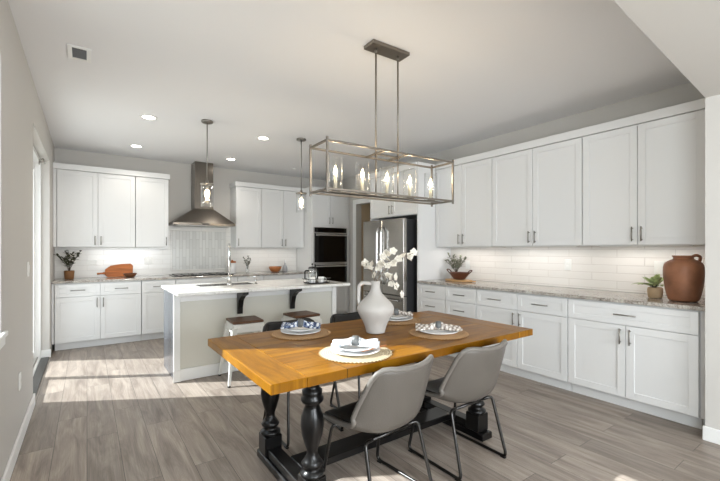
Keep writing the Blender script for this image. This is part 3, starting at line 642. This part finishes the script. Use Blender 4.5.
ch.location = (1.29, 1.665, 0); ch.rotation_euler = (0, 0, .10)
dup(ch, (1.945, 1.665, 0), .0, 'grey bucket dining chair on the near side, closer to the long counter')
fc = dup(ch, (1.30, 2.56, 0), PI, 'dark bucket dining chair on the far side in front of the stools')
fd = dup(ch, (1.90, 2.58, 0), PI, 'dark bucket dining chair on the far side, behind the white vase')

for q in (fc, fd):
    for k in [x for x in COL.objects if x.parent == q and x.name.startswith('rim_piping')]:
        k.data = k.data.copy(); k.data.materials[0] = M_pad
# ------------------------------------------------------------------ place settings
def placemat(x, y, label, m):
    b = MB(); b.lathe([(.0, 0), (.188, 0), (.193, .003), (.188, .006), (.0, .006)], n=48)
    for k in range(60):
        a = 2 * PI * k / 60; b.ball((math.cos(a) * .193, math.sin(a) * .193, .0035), .0065, (1, 1, .5), 6)
    return tag(b.build('placemat', m, None, (x, y, TZ + .0006)), label, 'placemat')
def plate(x, y, z, r, label, m=None):
    pr = [(.0, 0), (r * .6, 0), (r * .66, .003), (r * .98, .014), (r, .017), (r * .985, .0185), (r * .68, .008), (r * .6, .0055), (.0, .005)]
    return tag(MB().lathe(pr, n=48).build('plate', m or M_plate, None, (x, y, z)), label, 'plate')
def napkin(x, y, z, rz, label, m, L=.25, W=.13, seed=1):
    rnd = random.Random(seed); ph = [rnd.uniform(0, 6) for _ in range(6)]
    t = thing('folded_napkin', label, 'napkin', (x, y, z), rz)
    top = []; bot = []; R_, C_ = 30, 18
    for i in range(R_ + 1):
        u = i / R_ * 2 - 1; wd = W * (.26 + .74 * min(1, abs(u) ** 1.1 * 1.15)); rt = []; rb = []
        for j in range(C_ + 1):
            v = j / C_ * 2 - 1
            fold = math.sin(v * 9 + ph[0] + u * 1.3) * .5 + .5; amp = .007 + .013 * (1 - abs(u))
            h_ = .012 + amp * fold + .022 * math.exp(-(u / .35) ** 2) * (1 - v * v) + .008 * math.sin(u * 4 + ph[1]) * abs(u) * (v * .8)
            h_ = max(h_, .006)
            xx = u * L / 2 * (1 + .05 * math.sin(v * 7 + ph[2])); yy = v * wd / 2
            rt.append((xx, yy, h_)); rb.append((xx, yy * .97, max(.0006, h_ - .011 - .006 * (1 - abs(v)))))
        top.append(rt); bot.append(rb)
    MB().grid(top, 0, bot).build('cloth', m, t)
    pts = []
    rg = MB()
    for k in range(24):
        pass
    prof = [(-.019, 0), (.019, 0)]
    Rr = .026; b2 = bmesh.new(); 
    a_ = []; n = 28
    for rr, xx in ((Rr, -.019), (Rr + .002, 0), (Rr, .019), (Rr - .004, .019), (Rr - .004, -.019)):
        a_.append([b2.verts.new((xx, math.cos(2 * PI * k / n) * rr, .027 + math.sin(2 * PI * k / n) * rr)) for k in range(n)])
    for q in range(5):
        for k in range(n): f_ = b2.faces.new((a_[q][k], a_[q][(k + 1) % n], a_[(q + 1) % 5][(k + 1) % n], a_[(q + 1) % 5][k])); f_.smooth = True
    bmesh.ops.recalc_face_normals(b2, faces=b2.faces[:]); rg._add(b2)
    rg.build('napkin_ring', M_nring, t)
    return t
sets = [(1.17, 2.33, 'far left setting, before the stools', M_mat, M_nap1, 'navy and white checked', -.55, 2),
        (1.19, 1.715, 'sunlit near left setting', M_mat_sunlit, M_nap2, 'plain white', -.70, 5),
        (1.925, 1.80, 'near right setting', M_mat, M_nap3, 'taupe checked', -.75, 8),
        (2.00, 2.32, 'far right setting behind the vase', M_mat, M_nap3, 'taupe checked', -.6, 11)]
for x, y, w_, mm, nm, nd, rz, sd_ in sets:
    placemat(x, y, 'round woven %s placemat at the %s' % ('painted-sunlit natural' if mm is M_mat_sunlit else 'natural', w_), mm)
    plate(x, y, TZ + .0075, .135, 'large white dinner plate at the %s' % w_)
    if w_[:4] != 'near':
        plate(x, y, TZ + .0165 + .006, .10, 'small white salad plate stacked at the %s' % w_)
        napkin(x, y, TZ + .041, rz, '%s napkin in a ring at the %s' % (nd, w_), nm, seed=sd_)
    else: napkin(x, y, TZ + .0275, rz, '%s napkin in a ring at the %s' % (nd, w_), nm, L=.29, W=.15, seed=sd_)
# wooden spoon-like utensil at sunlit setting
t = thing('wooden_fork', 'slim wooden fork laid across the sunlit plate', 'fork', (1.24, 1.635, TZ + .033), .12)
MB().tube([(0, 0, 0), (.11, 0, .0)], [.0045, .0055], 8).build('handle', M_bowl2, t)
b = MB(); b.box(-.045, 0, -.011, .011, -.002, .002, .001)
for k in range(3): b.box(-.075, -.045, -.011 + k * .009, -.007 + k * .009, -.0015, .0015)
b.build('tines', M_bowl2, t)

# ------------------------------------------------------------------ vase and flowers
VX, VY = 1.59, 2.055
v = thing('ceramic_vase', 'matte white ceramic jug vase with one looped handle on the table', 'vase', (VX, VY, TZ + .001))
subsurf(MB().lathe([(.0, 0), (.060, 0), (.064, .005), (.072, .05), (.098, .10), (.122, .14), (.128, .165), (.120, .19), (.090, .222), (.055, .252), (.036, .28), (.030, .31), (.030, .335), (.034, .348), (.030, .352), (.024, .345), (.022, .30), (.02, .27), (.0, .26)], n=40).build('vase_body', M_ceramic, v))
hd_ = [(-.027, .018, .330)]
pts = smoothpath([(-.022, .016, .332), (-.073, .052, .338), (-.092, .066, .315), (-.094, .068, .225), (-.088, .062, .19)], 6, .035)
MB().tube(pts, .0125, 12).build('vase_handle', M_ceramic, v)
def flower_branch(label, pts, blooms, seed):
    rnd = random.Random(seed); t = thing('flower_branch', label, 'flower branch', (VX, VY, TZ + .27))
    P = []; pts = [Vector((r * .815 + d_ * .579, -r * .579 + d_ * .815, z)) for r, d_, z in pts]
    for i in range(13):
        s = i / 12 * (len(pts) - 1); k = min(int(s), len(pts) - 2); P.append(pts[k].lerp(pts[k + 1], s - k))
    P = [P[0]] + [(P[i - 1] + P[i] + P[i + 1]) / 3 for i in range(1, 12)] + [P[12]]
    MB().tube(P, [.0024 - .001 * i / 12 for i in range(13)], 6).build('stem', M_stem, t)
    for q in range(blooms):
        p = P[int(12 - (q / blooms) * 6.5)] + Vector((rnd.uniform(-.024, .024), rnd.uniform(-.024, .024), rnd.uniform(-.018, .022)))
        b = MB(); ax = Vector((rnd.uniform(-1, .6), rnd.uniform(-1, .0), rnd.uniform(-.3, .8))).normalized(); o = ax.orthogonal().normalized()
        for k in range(5):
            d_ = (Matrix.Rotation(2 * PI * k / 5, 3, ax) @ o) + ax * .55
            b.leaf(p, d_, rnd.uniform(.028, .036), .030, ax, droop=0, n=4, cup=.25)
        b.ball(p + ax * .004, .005, n=6)
        b.build('blossom', M_petal, t)
    return t
flower_branch('white blossom stem in the vase leaning left', [(-.004, .0, 0), (-.004, 0, .08), (-.02, .03, .14), (-.055, .05, .175), (-.07, .06, .21)], 7, 3)
flower_branch('white blossom stem in the vase rising upright', [(.002, .005, 0), (.003, .005, .08), (.02, .04, .16), (.06, .05, .23), (.12, .05, .285)], 9, 4)
flower_branch('white blossom stem in the vase reaching up to the far right', [(.004, -.003, 0), (.005, -.003, .08), (.07, -.02, .17), (.17, -.03, .235), (.25, -.04, .27)], 9, 6)
flower_branch('white blossom stem in the vase drooping low to the right', [(.0, -.006, 0), (.002, -.006, .085), (.05, -.05, .13), (.12, -.07, .075), (.155, -.08, .01)], 6, 9)

# ------------------------------------------------------------------ chandelier
cx, cy = 1.765, 2.145; HX, HY, Z0, Z1 = .555, .115, 1.70, 2.0
cl = thing('linear_chandelier', 'brushed nickel open frame chandelier with five candle lamps over the table', 'chandelier', (cx, cy, 0), -.03)
MB().box(-.165, .165, -.06, .06, ZC - .026, ZC - .001, .003).build('canopy', M_satin, cl)
for s_ in (-1, 1):
    MB().cyl((s_ * .10, 0, Z1 + .0), (s_ * .10, 0, ZC - .027), .006, n=10).cyl((s_ * .10, 0, ZC - .06), (s_ * .10, 0, ZC - .0265), .009, n=10).build('down_rod', M_satin, cl)
q = .0065
b = MB()
for z in (Z0, Z1):
    for s_ in (-1, 1):
        b.box(-HX, HX, s_ * HY - q, s_ * HY + q, z - q, z + q, .001); b.box(s_ * HX - q, s_ * HX + q, -HY, HY, z - q, z + q, .001)
b.box(-.115, .115, -q, q, Z1 - q, Z1 + q).box(-.105, -.095, -HY, HY, Z1 - q, Z1 + q).box(.095, .105, -HY, HY, Z1 - q, Z1 + q)
for sx in (-1, 1):
    for sy in (-1, 1): b.box(sx * HX - q, sx * HX + q, sy * HY - q, sy * HY + q, Z0 - .022, Z1 + .022, .001)
b.box(-HX, HX, -.03, .03, Z0 - .004, Z0 + .004, .001)
for s_ in (-1, 1): b.cyl((s_ * .10, 0, Z0), (s_ * .10, 0, Z1), .005, n=8)
b.build('cage_frame', M_satin, cl)
for k in range(5):
    x = -.43 + k * .215
    o = MB().lathe([(.0, 0), (.034, 0), (.036, .006), (.014, .012), (.0, .012)], (x, 0, Z0 + .0045), 20).build('lamp_cup', M_satin, cl)
    MB().cyl((x, 0, Z0 + .017), (x, 0, Z0 + .115), .0115, n=14).build('candle_sleeve', M_cup, o)
    MB().lathe([(.004, 0), (.011, .012), (.013, .026), (.008, .045), (.002, .062)], (x, 0, Z0 + .1155), 14).build('bulb', M_bulb, o)
    MB().lathe([(.047, 0), (.049, 0), (.049, .215), (.047, .215)], (x, 0, Z0 + .008), 28, closed=True).build('glass_shade', M_lampglass, o)
    pl = bpy.data.lights.new('chandelier_lamp_light', 'POINT'); pl.energy = 1.2; pl.color = (1, .78, .5); pl.shadow_soft_size = .02
    lo = bpy.data.objects.new('chandelier_lamp_light', pl); COL.objects.link(lo); lo.parent = o; lo.location = (x, 0, Z0 + .205)
# pendants
def pendant(x, y, label):
    t = thing('pendant_lamp', label, 'pendant lamp', (x, y, 0))
    MB().lathe([(.0, 0), (.055, 0), (.062, .006), (.062, .022), (.0, .022)], (0, 0, ZC - .0235), 28).build('ceiling_canopy', M_nickel, t)
    MB().cyl((0, 0, 2.10), (0, 0, ZC - .024), .006, n=10).build('rod', M_nickel, t)
    MB().lathe([(.0, 0), (.072, 0), (.072, .008), (.02, .014), (.012, .045), (.0, .045)], (0, 0, 2.055), 28).build('top_cap', M_nickel, t)
    MB().cyl((0, 0, 1.995), (0, 0, 2.0545), .016, n=14).build('socket', M_nickel, t)
    MB().lathe([(.008, 0), (.02, .025), (.028, .055), (.022, .085), (.012, .098)], (0, 0, 1.896), 16).build('bulb', M_bulb, t)
    MB().lathe([(.064, 0), (.066, 0), (.066, .245), (.064, .245)], (0, 0, 1.809), 32, closed=True).build('glass_shade', M_lampglass, t)
    pl = bpy.data.lights.new('pendant_light', 'POINT'); pl.energy = 3; pl.color = (1, .82, .58); pl.shadow_soft_size = .03
    lo = bpy.data.objects.new('pendant_light', pl); COL.objects.link(lo); lo.parent = t; lo.location = (0, 0, 1.855)
pendant(1.10, 4.51, 'glass cylinder pendant lamp in front of the range hood')
pendant(2.28, 4.53, 'glass cylinder pendant lamp over the oven end of the island')

# ------------------------------------------------------------------ ceiling fittings
for x, y, l in ((.55, 4.75, 'recessed ceiling light nearer the camera, left of the hood pendant'), (.56, 6.17, 'recessed ceiling light above the far left wall cabinets'), (1.86, 4.78, 'recessed ceiling light between the two pendants, nearer the camera'), (1.87, 6.18, 'recessed ceiling light just right of the hood chimney')):
    t = thing('recessed_light', l, 'ceiling light', (x, y, ZC - .001))
    MB().lathe([(.062, -.004), (.088, -.003), (.09, 0), (.062, 0)], n=32, closed=True).build('trim_ring', M_trim, t)
    MB().cyl((0, 0, -.003), (0, 0, -.0005), .0615, n=28).build('lens', M_led, t)
    d = bpy.data.lights.new('recessed_spot', 'SPOT'); d.energy = 14; d.spot_size = 2.3; d.spot_blend = .6; d.color = (1, .93, .84); d.shadow_soft_size = .06
    o = bpy.data.objects.new('recessed_spot', d); COL.objects.link(o); o.parent = t; o.location = (0, 0, -.012)
t = thing('ceiling_vent', 'small white ceiling air vent with grey slats, top left', 'vent', (-.045, 3.50, ZC - .001), 0)
t.scale = (.78, .72, 1)
MB().box(-.09, .09, -.165, -.125, -.008, 0, .002).box(-.09, .09, .125, .165, -.008, 0, .002).box(-.09, -.055, -.125, .125, -.008, 0, .002).box(.055, .09, -.125, .125, -.008, 0, .002).build('vent_frame', M_trim, t)
b = MB()
for k in range(12): b.box(-.055, .055, -.12 + k * .02, -.108 + k * .02, -.006, -.002)
b.build('slats', M_vent, t); MB().box(-.0549, .0549, -.1249, .1249, -.0015, 0).build('vent_back', M_slot, t)
tag(MB().lathe([(.0, -.012), (.03, -.012), (.036, -.004), (.036, 0), (.0, 0)], (3.0, 6.25, ZC - .001), 20).build('sprinkler_cover', M_trim), 'tiny round white sprinkler cover on the ceiling near the ovens', 'sprinkler')

# ------------------------------------------------------------------ under cabinet lights
for y0, y1, l in ((2.9, 3.6, 'slim light bar under the wall cabinet nearest the fridge'), (1.9, 2.7, 'slim light bar under the middle wall cabinet on the right'), (.98, 1.68, 'slim light bar under the wall cabinet above the jug')):
    t = tag(MB().box(4.03, 4.06, y0, y1, 1.352, 1.3605, .001).build('light_bar', M_plast), l, 'light')
    area('light_bar_glow', (4.045, (y0 + y1) / 2, 1.350), (.18, 0, -1), y1 - y0, .03, 1.0, (1, .95, .91)).rotation_euler = (0, 0, PI / 2)
for x0, x1, l in ((.05, .85, 'slim light bar under the far left wall cabinets'), (2.3, 3.2, 'slim light bar under the wall cabinets beside the oven')):
    t = tag(MB().box(x0, x1, 6.74, 6.77, 1.352, 1.3605, .001).build('light_bar', M_plast), l, 'light')
    area('light_bar_glow', ((x0 + x1) / 2, 6.755, 1.350), (0, 0, -1), x1 - x0, .03, 0.7, (1, .96, .93)).rotation_euler = (0, 0, 0)

# ------------------------------------------------------------------ outlets and switches
def wallplate(name, label, cat, loc, rz, w_=.072, h_=.116, kind='o', n=1):
    t = thing(name, label, cat, loc, rz)
    MB().box(-w_ / 2, w_ / 2, -.006, -.0005, -h_ / 2, h_ / 2, .002).build('cover_plate', M_plast, t)
    for i in range(n):
        x = (i - (n - 1) / 2) * .046
        if kind == 'o':
            for z in (-.024, .024): MB().box(x - .015, x + .015, -.009, -.0063, z - .014, z + .014, .001).box(x - .007, x - .005, -.0095, -.0091, z - .005, z + .007).build('socket', M_plast, t)
        else: MB().box(x - .015, x + .015, -.010, -.0063, -.032, .032, .001).build('rocker', M_plast, t)
wallplate('wall_outlet', 'white outlet low on the left wall above the baseboard', 'outlet', (XL, 3.47, .43), PI / 2)
wallplate('light_switch', 'white light switch on the left wall beside the sliding door', 'switch', (XL, 3.92, 1.17), PI / 2, kind='s')
wallplate('wall_outlet', 'white outlet on the backsplash beside the bowl and branches', 'outlet', (XR - .012, 3.42, 1.12), R)
wallplate('wall_outlet', 'white outlet in the middle of the right backsplash', 'outlet', (XR - .012, 2.08, 1.16), R)
wallplate('wall_outlet', 'white outlet on the backsplash just left of the brown jug', 'outlet', (XR - .012, 1.27, 1.16), R)
wallplate('wall_outlet', 'white horizontal outlet on the back wall behind the potted plant', 'outlet', (.06, YB - .012, 1.14), 0, .116, .072)
wallplate('light_switch', 'white double switch plate left of the cooktop', 'switch', (.80, YB - .012, 1.15), 0, .116, .116, 's', 2)

# ------------------------------------------------------------------ plants and counter objects
def twig_plant(name, label, loc, H, spread, nb, leafL, mleaf, potfn=None, seed=1, leaves=9):
    rnd = random.Random(seed); t = thing(name, label, 'plant', loc)
    if potfn: potfn(t)
    return t, rnd
def sprigs(t, z, H, spread, nb, leafL, leafW, mleaf, rnd, leaves=9, mstem=None, sx=1, sy=1):
    for q in range(nb):
        a = 2 * PI * q / nb + rnd.uniform(-.4, .4); r = spread * rnd.uniform(.45, 1)
        tip = Vector((math.cos(a) * r * sx, math.sin(a) * r * sy, z + H * rnd.uniform(.6, 1))); p0 = Vector((0, 0, z)); mid = Vector((tip.x * .3, tip.y * .3, z + (tip.z - z) * .55))
        P = [p0.lerp(mid, s / 4).lerp(mid.lerp(tip, s / 4), s / 4) for s in range(5)]
        o = MB().tube(P, [.0028, .0025, .002, .0017, .0012], 5).build('stem', mstem or M_bark, t)
        b = MB()
        for k in range(leaves):
            s = .3 + .7 * (k + .5) / leaves * 1.0; p = p0.lerp(mid, s).lerp(mid.lerp(tip, s), s)
            d_ = Vector((rnd.uniform(-1, 1), rnd.uniform(-1, 1), rnd.uniform(-.1, 1)))
            b.leaf(p, d_, leafL * rnd.uniform(.7, 1.1), leafW, droop=.1, n=4)
        b.build('leaves', mleaf, o)
rnd = random.Random(5)
# far left potted plant
t = thing('potted_plant', 'small dark leaved plant in a wooden toned pot, far left worktop', 'plant', (-.20, 6.66, .9155))
MB().lathe([(.0, 0), (.048, 0), (.052, .004), (.060, .118), (.055, .120), (.05, .108), (.0, .105)], n=28).build('pot', mat('ochre_clay', sr(122, 84, 48), .6, noise=.1), t)
sprigs(t, .104, .31, .15, 10, .055, .03, M_leafd, rnd, 12)
# cutting board leaning
t = thing('cutting_board', 'cherry wood paddle cutting board with a handle, leaning on the back wall', 'cutting board', (.37, 6.90, .9165))
outl = [(-.16, 0), (.19, 0), (.215, .03), (.215, .15), (.19, .19), (-.08, .17), (-.15, .13)]
b = MB(); tilt = Matrix.Rotation(-.0, 4, 'X')
ring = []
for p in [(-.155, .03), (-.12, .0), (.17, .0), (.205, .03), (.21, .16), (.18, .19), (.05, .185), (-.08, .165), (-.15, .11)]: ring.append(p)
b.hull([(x, -.075 + z * .28, z) for x, z in ring], [(x, -.053 + z * .28, z + .004) for x, z in ring], .003)
b.build('board', M_board, t)
MB().tube([(-.14, -.05, .062), (-.19, -.055, .055), (-.25, -.055, .052)], [.020, .012, .016], 10).build('handle', M_board, t)
t = tag(MB().lathe([(.0, 0), (.045, 0), (.06, .01), (.085, .045), (.09, .06), (.083, .06), (.055, .018), (.0, .014)], n=30).build('wooden_bowl', M_bowlw, None, (.52, 6.60, .9155)), 'small dark wooden bowl in front of the leaning cutting board', 'bowl')
# right of cooktop
t = thing('lidded_canister', 'white ceramic canister with a wooden lid behind the faucet', 'canister', (2.055, 6.72, .9155))
MB().lathe([(.0, 0), (.055, 0), (.06, .006), (.06, .175), (.055, .18), (.0, .18)], n=28).build('jar', M_plate, t)
MB().lathe([(.0, 0), (.062, 0), (.064, .006), (.062, .03), (.012, .034), (.016, .05), (.0, .054)], (0, 0, .181), 24).build('lid', M_board, t)
t = thing('glass_bud_vase', 'leafy dark sprigs in a clear glass vase beside the canister', 'vase', (2.31, 6.68, .9155))
MB().lathe([(.0, 0), (.032, 0), (.036, .01), (.034, .06), (.022, .12), (.028, .15), (.025, .15), (.019, .12), (.03, .06), (.03, .012), (.0, .01)], n=24).build('glass_body', M_glass, t)
sprigs(t, .06, .27, .11, 6, .045, .024, M_leafd, rnd, 8)
t = tag(MB().lathe([(.0, 0), (.055, 0), (.085, .02), (.112, .07), (.115, .10), (.107, .10), (.08, .03), (.0, .022)], n=32).build('wooden_bowl', M_bowl2, None, (2.83, 6.68, .9155)), 'round acacia wood bowl near the oven tower', 'bowl')
t = thing('ceramic_bottle', 'small grey bottle with a white stopper beside the acacia bowl', 'bottle', (3.04, 6.72, .9155))
MB().lathe([(.0, 0), (.045, 0), (.05, .01), (.048, .07), (.03, .11), (.015, .13), (.013, .16), (.0, .16)], n=24).build('bottle_body', mat('grey_glaze', sr(160, 162, 166), .3), t)
MB().lathe([(.0, 0), (.013, 0), (.010, .05), (.0, .055)], (0, 0, .1605), 16).build('stopper', M_plate, t)
# island tray with mugs, french press
t = thing('wire_tray', 'black wire serving tray on the oven end of the island', 'tray', (2.27, 4.10, .917))
b = MB(); a, c_ = .13, .085
b.box(-a, a, -c_, c_, .003, .008)
for z in (.012, .055): b.tube(smoothpath([(-a, -c_, z), (a, -c_, z), (a, c_, z), (-a, c_, z), (-a, -c_, z)], 3, .015), .0028, 6)
for k in range(7): x = -a + .0 + k * a / 3; b.tube([(x, -c_, .008), (x, -c_, .055)], .0018, 5).tube([(x, c_, .008), (x, c_, .055)], .0018, 5)
for x in (-a + .01, a - .01):
    for y in (-c_ + .01, c_ - .01): b.ball((x, y, .003), .0028, n=6)
b.build('tray_frame', M_black, t)
MB().tube(smoothpath([(-a, -.04, .055), (-a - .05, -.04, .06), (-a - .05, .04, .06), (-a, .04, .055)], 3, .015), .004, 6).build('tray_handle', M_black, t)
MB().tube(smoothpath([(a, -.04, .055), (a + .05, -.04, .06), (a + .05, .04, .06), (a, .04, .055)], 3, .015), .004, 6).build('tray_handle', M_black, t)
def mug(x, y, label, rz):
    t = thing('mug', label, 'mug', (x, y, .9258), rz)
    MB().lathe([(.0, 0), (.03, 0), (.036, .006), (.037, .07), (.034, .07), (.033, .01), (.0, .008)], n=24).build('cup', M_plate, t)
    MB().tube(smoothpath([(.035, 0, .058), (.060, 0, .055), (.060, 0, .02), (.035, 0, .018)], 4, .018), .004, 8).build('handle', M_plate, t)
mug(2.20, 4.08, 'white mug in the wire tray, closer to the faucet', 2.5); mug(2.31, 4.06, 'white mug in the wire tray, closer to the oven end', -.5)
t = thing('french_press', 'chrome and glass french press coffee maker with black handle behind the tray', 'coffee press', (2.34, 4.34, .917))
MB().cyl((0, 0, 0), (0, 0, .03), .054, n=28).lathe([(.052, 0), (.054, 0), (.054, .012), (.052, .012)], (0, 0, .13), 28, closed=True).build('steel_frame', M_chrome, t)
for k in range(4): a = PI / 4 + k * PI / 2; MB().box(math.cos(a) * .053 - .004, math.cos(a) * .053 + .004, math.sin(a) * .053 - .004, math.sin(a) * .053 + .004, .0305, .155).build('frame_strap', M_chrome, t)
MB().lathe([(.0, 0), (.048, 0), (.048, .135), (.046, .135), (.046, .003), (.0, .003)], (0, 0, .0305), 28).build('beaker', M_glass, t)
MB().lathe([(.0, 0), (.052, 0), (.054, .006), (.045, .022), (.0, .028)], (0, 0, .1665), 28).cyl((0, 0, .1935), (0, 0, .215), .003, n=8).ball((0, 0, .222), .012, n=10).build('lid', M_black, t)
MB().tube(smoothpath([(-.056, 0, .14), (-.105, 0, .145), (-.105, 0, .045), (-.09, 0, .035)], 5, .03), .009, 8).build('handle', M_black, t)

# right worktop objects
t = thing('serving_board', 'oval light wood serving board on the right worktop near the fridge', 'board', (3.93, 3.32, .9155), PI / 2)
MB().lathe([(.0, 0), (.19, 0), (.2, .004), (.2, .018), (.195, .022), (.0, .022)], n=48, scale=(1.0, .62)).build('board', M_lightwood, t)
MB().box(-.26, -.185, -.02, .02, .003, .019, .006, 2).build('handle', M_lightwood, t)
t = thing('oval_bowl', 'reddish brown wooden boat bowl with looped ends on the serving board', 'bowl', (3.93, 3.31, .9382), PI / 2)
subsurf(MB().lathe([(.0, 0), (.075, 0), (.085, .008), (.14, .07), (.16, .095), (.152, .097), (.125, .07), (.07, .018), (.0, .014)], n=36, scale=(1.0, .62)).build('bowl_body', M_redbowl, t), 1)
for s_ in (-1, 1): MB().tube(smoothpath([(s_ * .135, -.025, .078), (s_ * .19, -.025, .125), (s_ * .19, .025, .125), (s_ * .135, .025, .078)], 4, .018), .007, 8).build('loop_handle', M_redbowl, t)
t = tag(MB().tube([(.0, 0, 0), (-.02, -.04, .025), (-.035, -.085, .052)], [.012, .006, .007], 8).build('wooden_spoon', M_redbowl, None, (3.93, 3.29, .966)), 'dark wooden spoon resting inside the boat bowl', 'spoon')
t = thing('leafy_branches', 'silvery green branches in a small white pot behind the boat bowl', 'plant', (4.10, 3.50, .9155))
MB().lathe([(.0, 0), (.04, 0), (.045, .005), (.048, .10), (.043, .10), (.04, .09), (.0, .085)], n=24).build('pot', M_ceramic, t)
sprigs(t, .085, .25, .20, 13, .055, .028, M_leafs, rnd, 12, sx=.5)
# small variegated plant
t = thing('potted_plant', 'small variegated plant in a tan clay pot beside the brown jug', 'plant', (3.93, 1.205, .9155))
MB().lathe([(.0, 0), (.044, 0), (.050, .006), (.056, .05), (.052, .085), (.048, .088), (.045, .078), (.0, .074)], n=28).build('pot', M_tan, t)
for k in range(15):
    a = 2 * PI * k / 15 * 2.1; el = .35 + .8 * (k / 15); d_ = Vector((math.cos(a) * math.cos(el), math.sin(a) * math.cos(el), math.sin(el)))
    if d_.y < -.1: d_ = Vector((d_.x, d_.y * .3, d_.z)).normalized()
    p = Vector((0, 0, .08)) + d_ * .012
    o = MB().tube([(0, 0, .072), p + d_ * .025], .0022, 5).build('leaf_stem', M_leafd, t)
    MB().leaf(p + d_ * .025, d_, .15 if k < 9 else .10, .05, droop=.4 if k < 9 else .1, n=7).build('leaf', M_leafg, o)
# brown jug
t = thing('clay_jug', 'large weathered brown clay jug with small looped handle at the near worktop end', 'jug', (3.87, 1.0, .9155))
subsurf(MB().lathe([(.0, 0), (.090, 0), (.097, .006), (.112, .06), (.123, .13), (.130, .21), (.130, .27), (.120, .305), (.085, .325), (.064, .332), (.062, .345), (.074, .352), (.074, .360), (.064, .362), (.056, .348), (.05, .32), (.0, .30)], n=44).build('jug_body', M_jug, t))
MB().tube(smoothpath([(.052, -.034, .343), (.082, -.056, .366), (.118, -.080, .350), (.104, -.071, .305)], 6, .03), .0115, 10).build('loop_handle', M_jug, t)

# ------------------------------------------------------------------ groups of repeats
GR = {'dining_chair': 'chairs round the dining table', 'counter_stool': 'stools at the island', 'placemat': 'round woven placemats', 'plate': 'plates on the dining table', 'folded_napkin': 'napkins on the plates', 'flower_branch': 'blossom stems in the vase', 'pendant_lamp': 'pendants over the island', 'recessed_light': 'recessed ceiling lights', 'wall_cabinet': 'white wall cabinets', 'base_cabinet': 'white base cabinets', 'drawer_cabinet': 'white drawer cabinets', 'wall_outlet': 'wall outlets', 'light_switch': 'light switches', 'light_bar': 'under cabinet light bars', 'mug': 'mugs in the wire tray', 'crown_moulding': 'crown rails on the cabinets', 'end_panel': 'fridge side panels', 'worktop': 'worktops'}
for o in list(COL.objects):
    k = o.name.split('.')[0]
    if o.parent is None and 'label' in o and k in GR and o.get('kind') is None: o['group'] = GR[k]
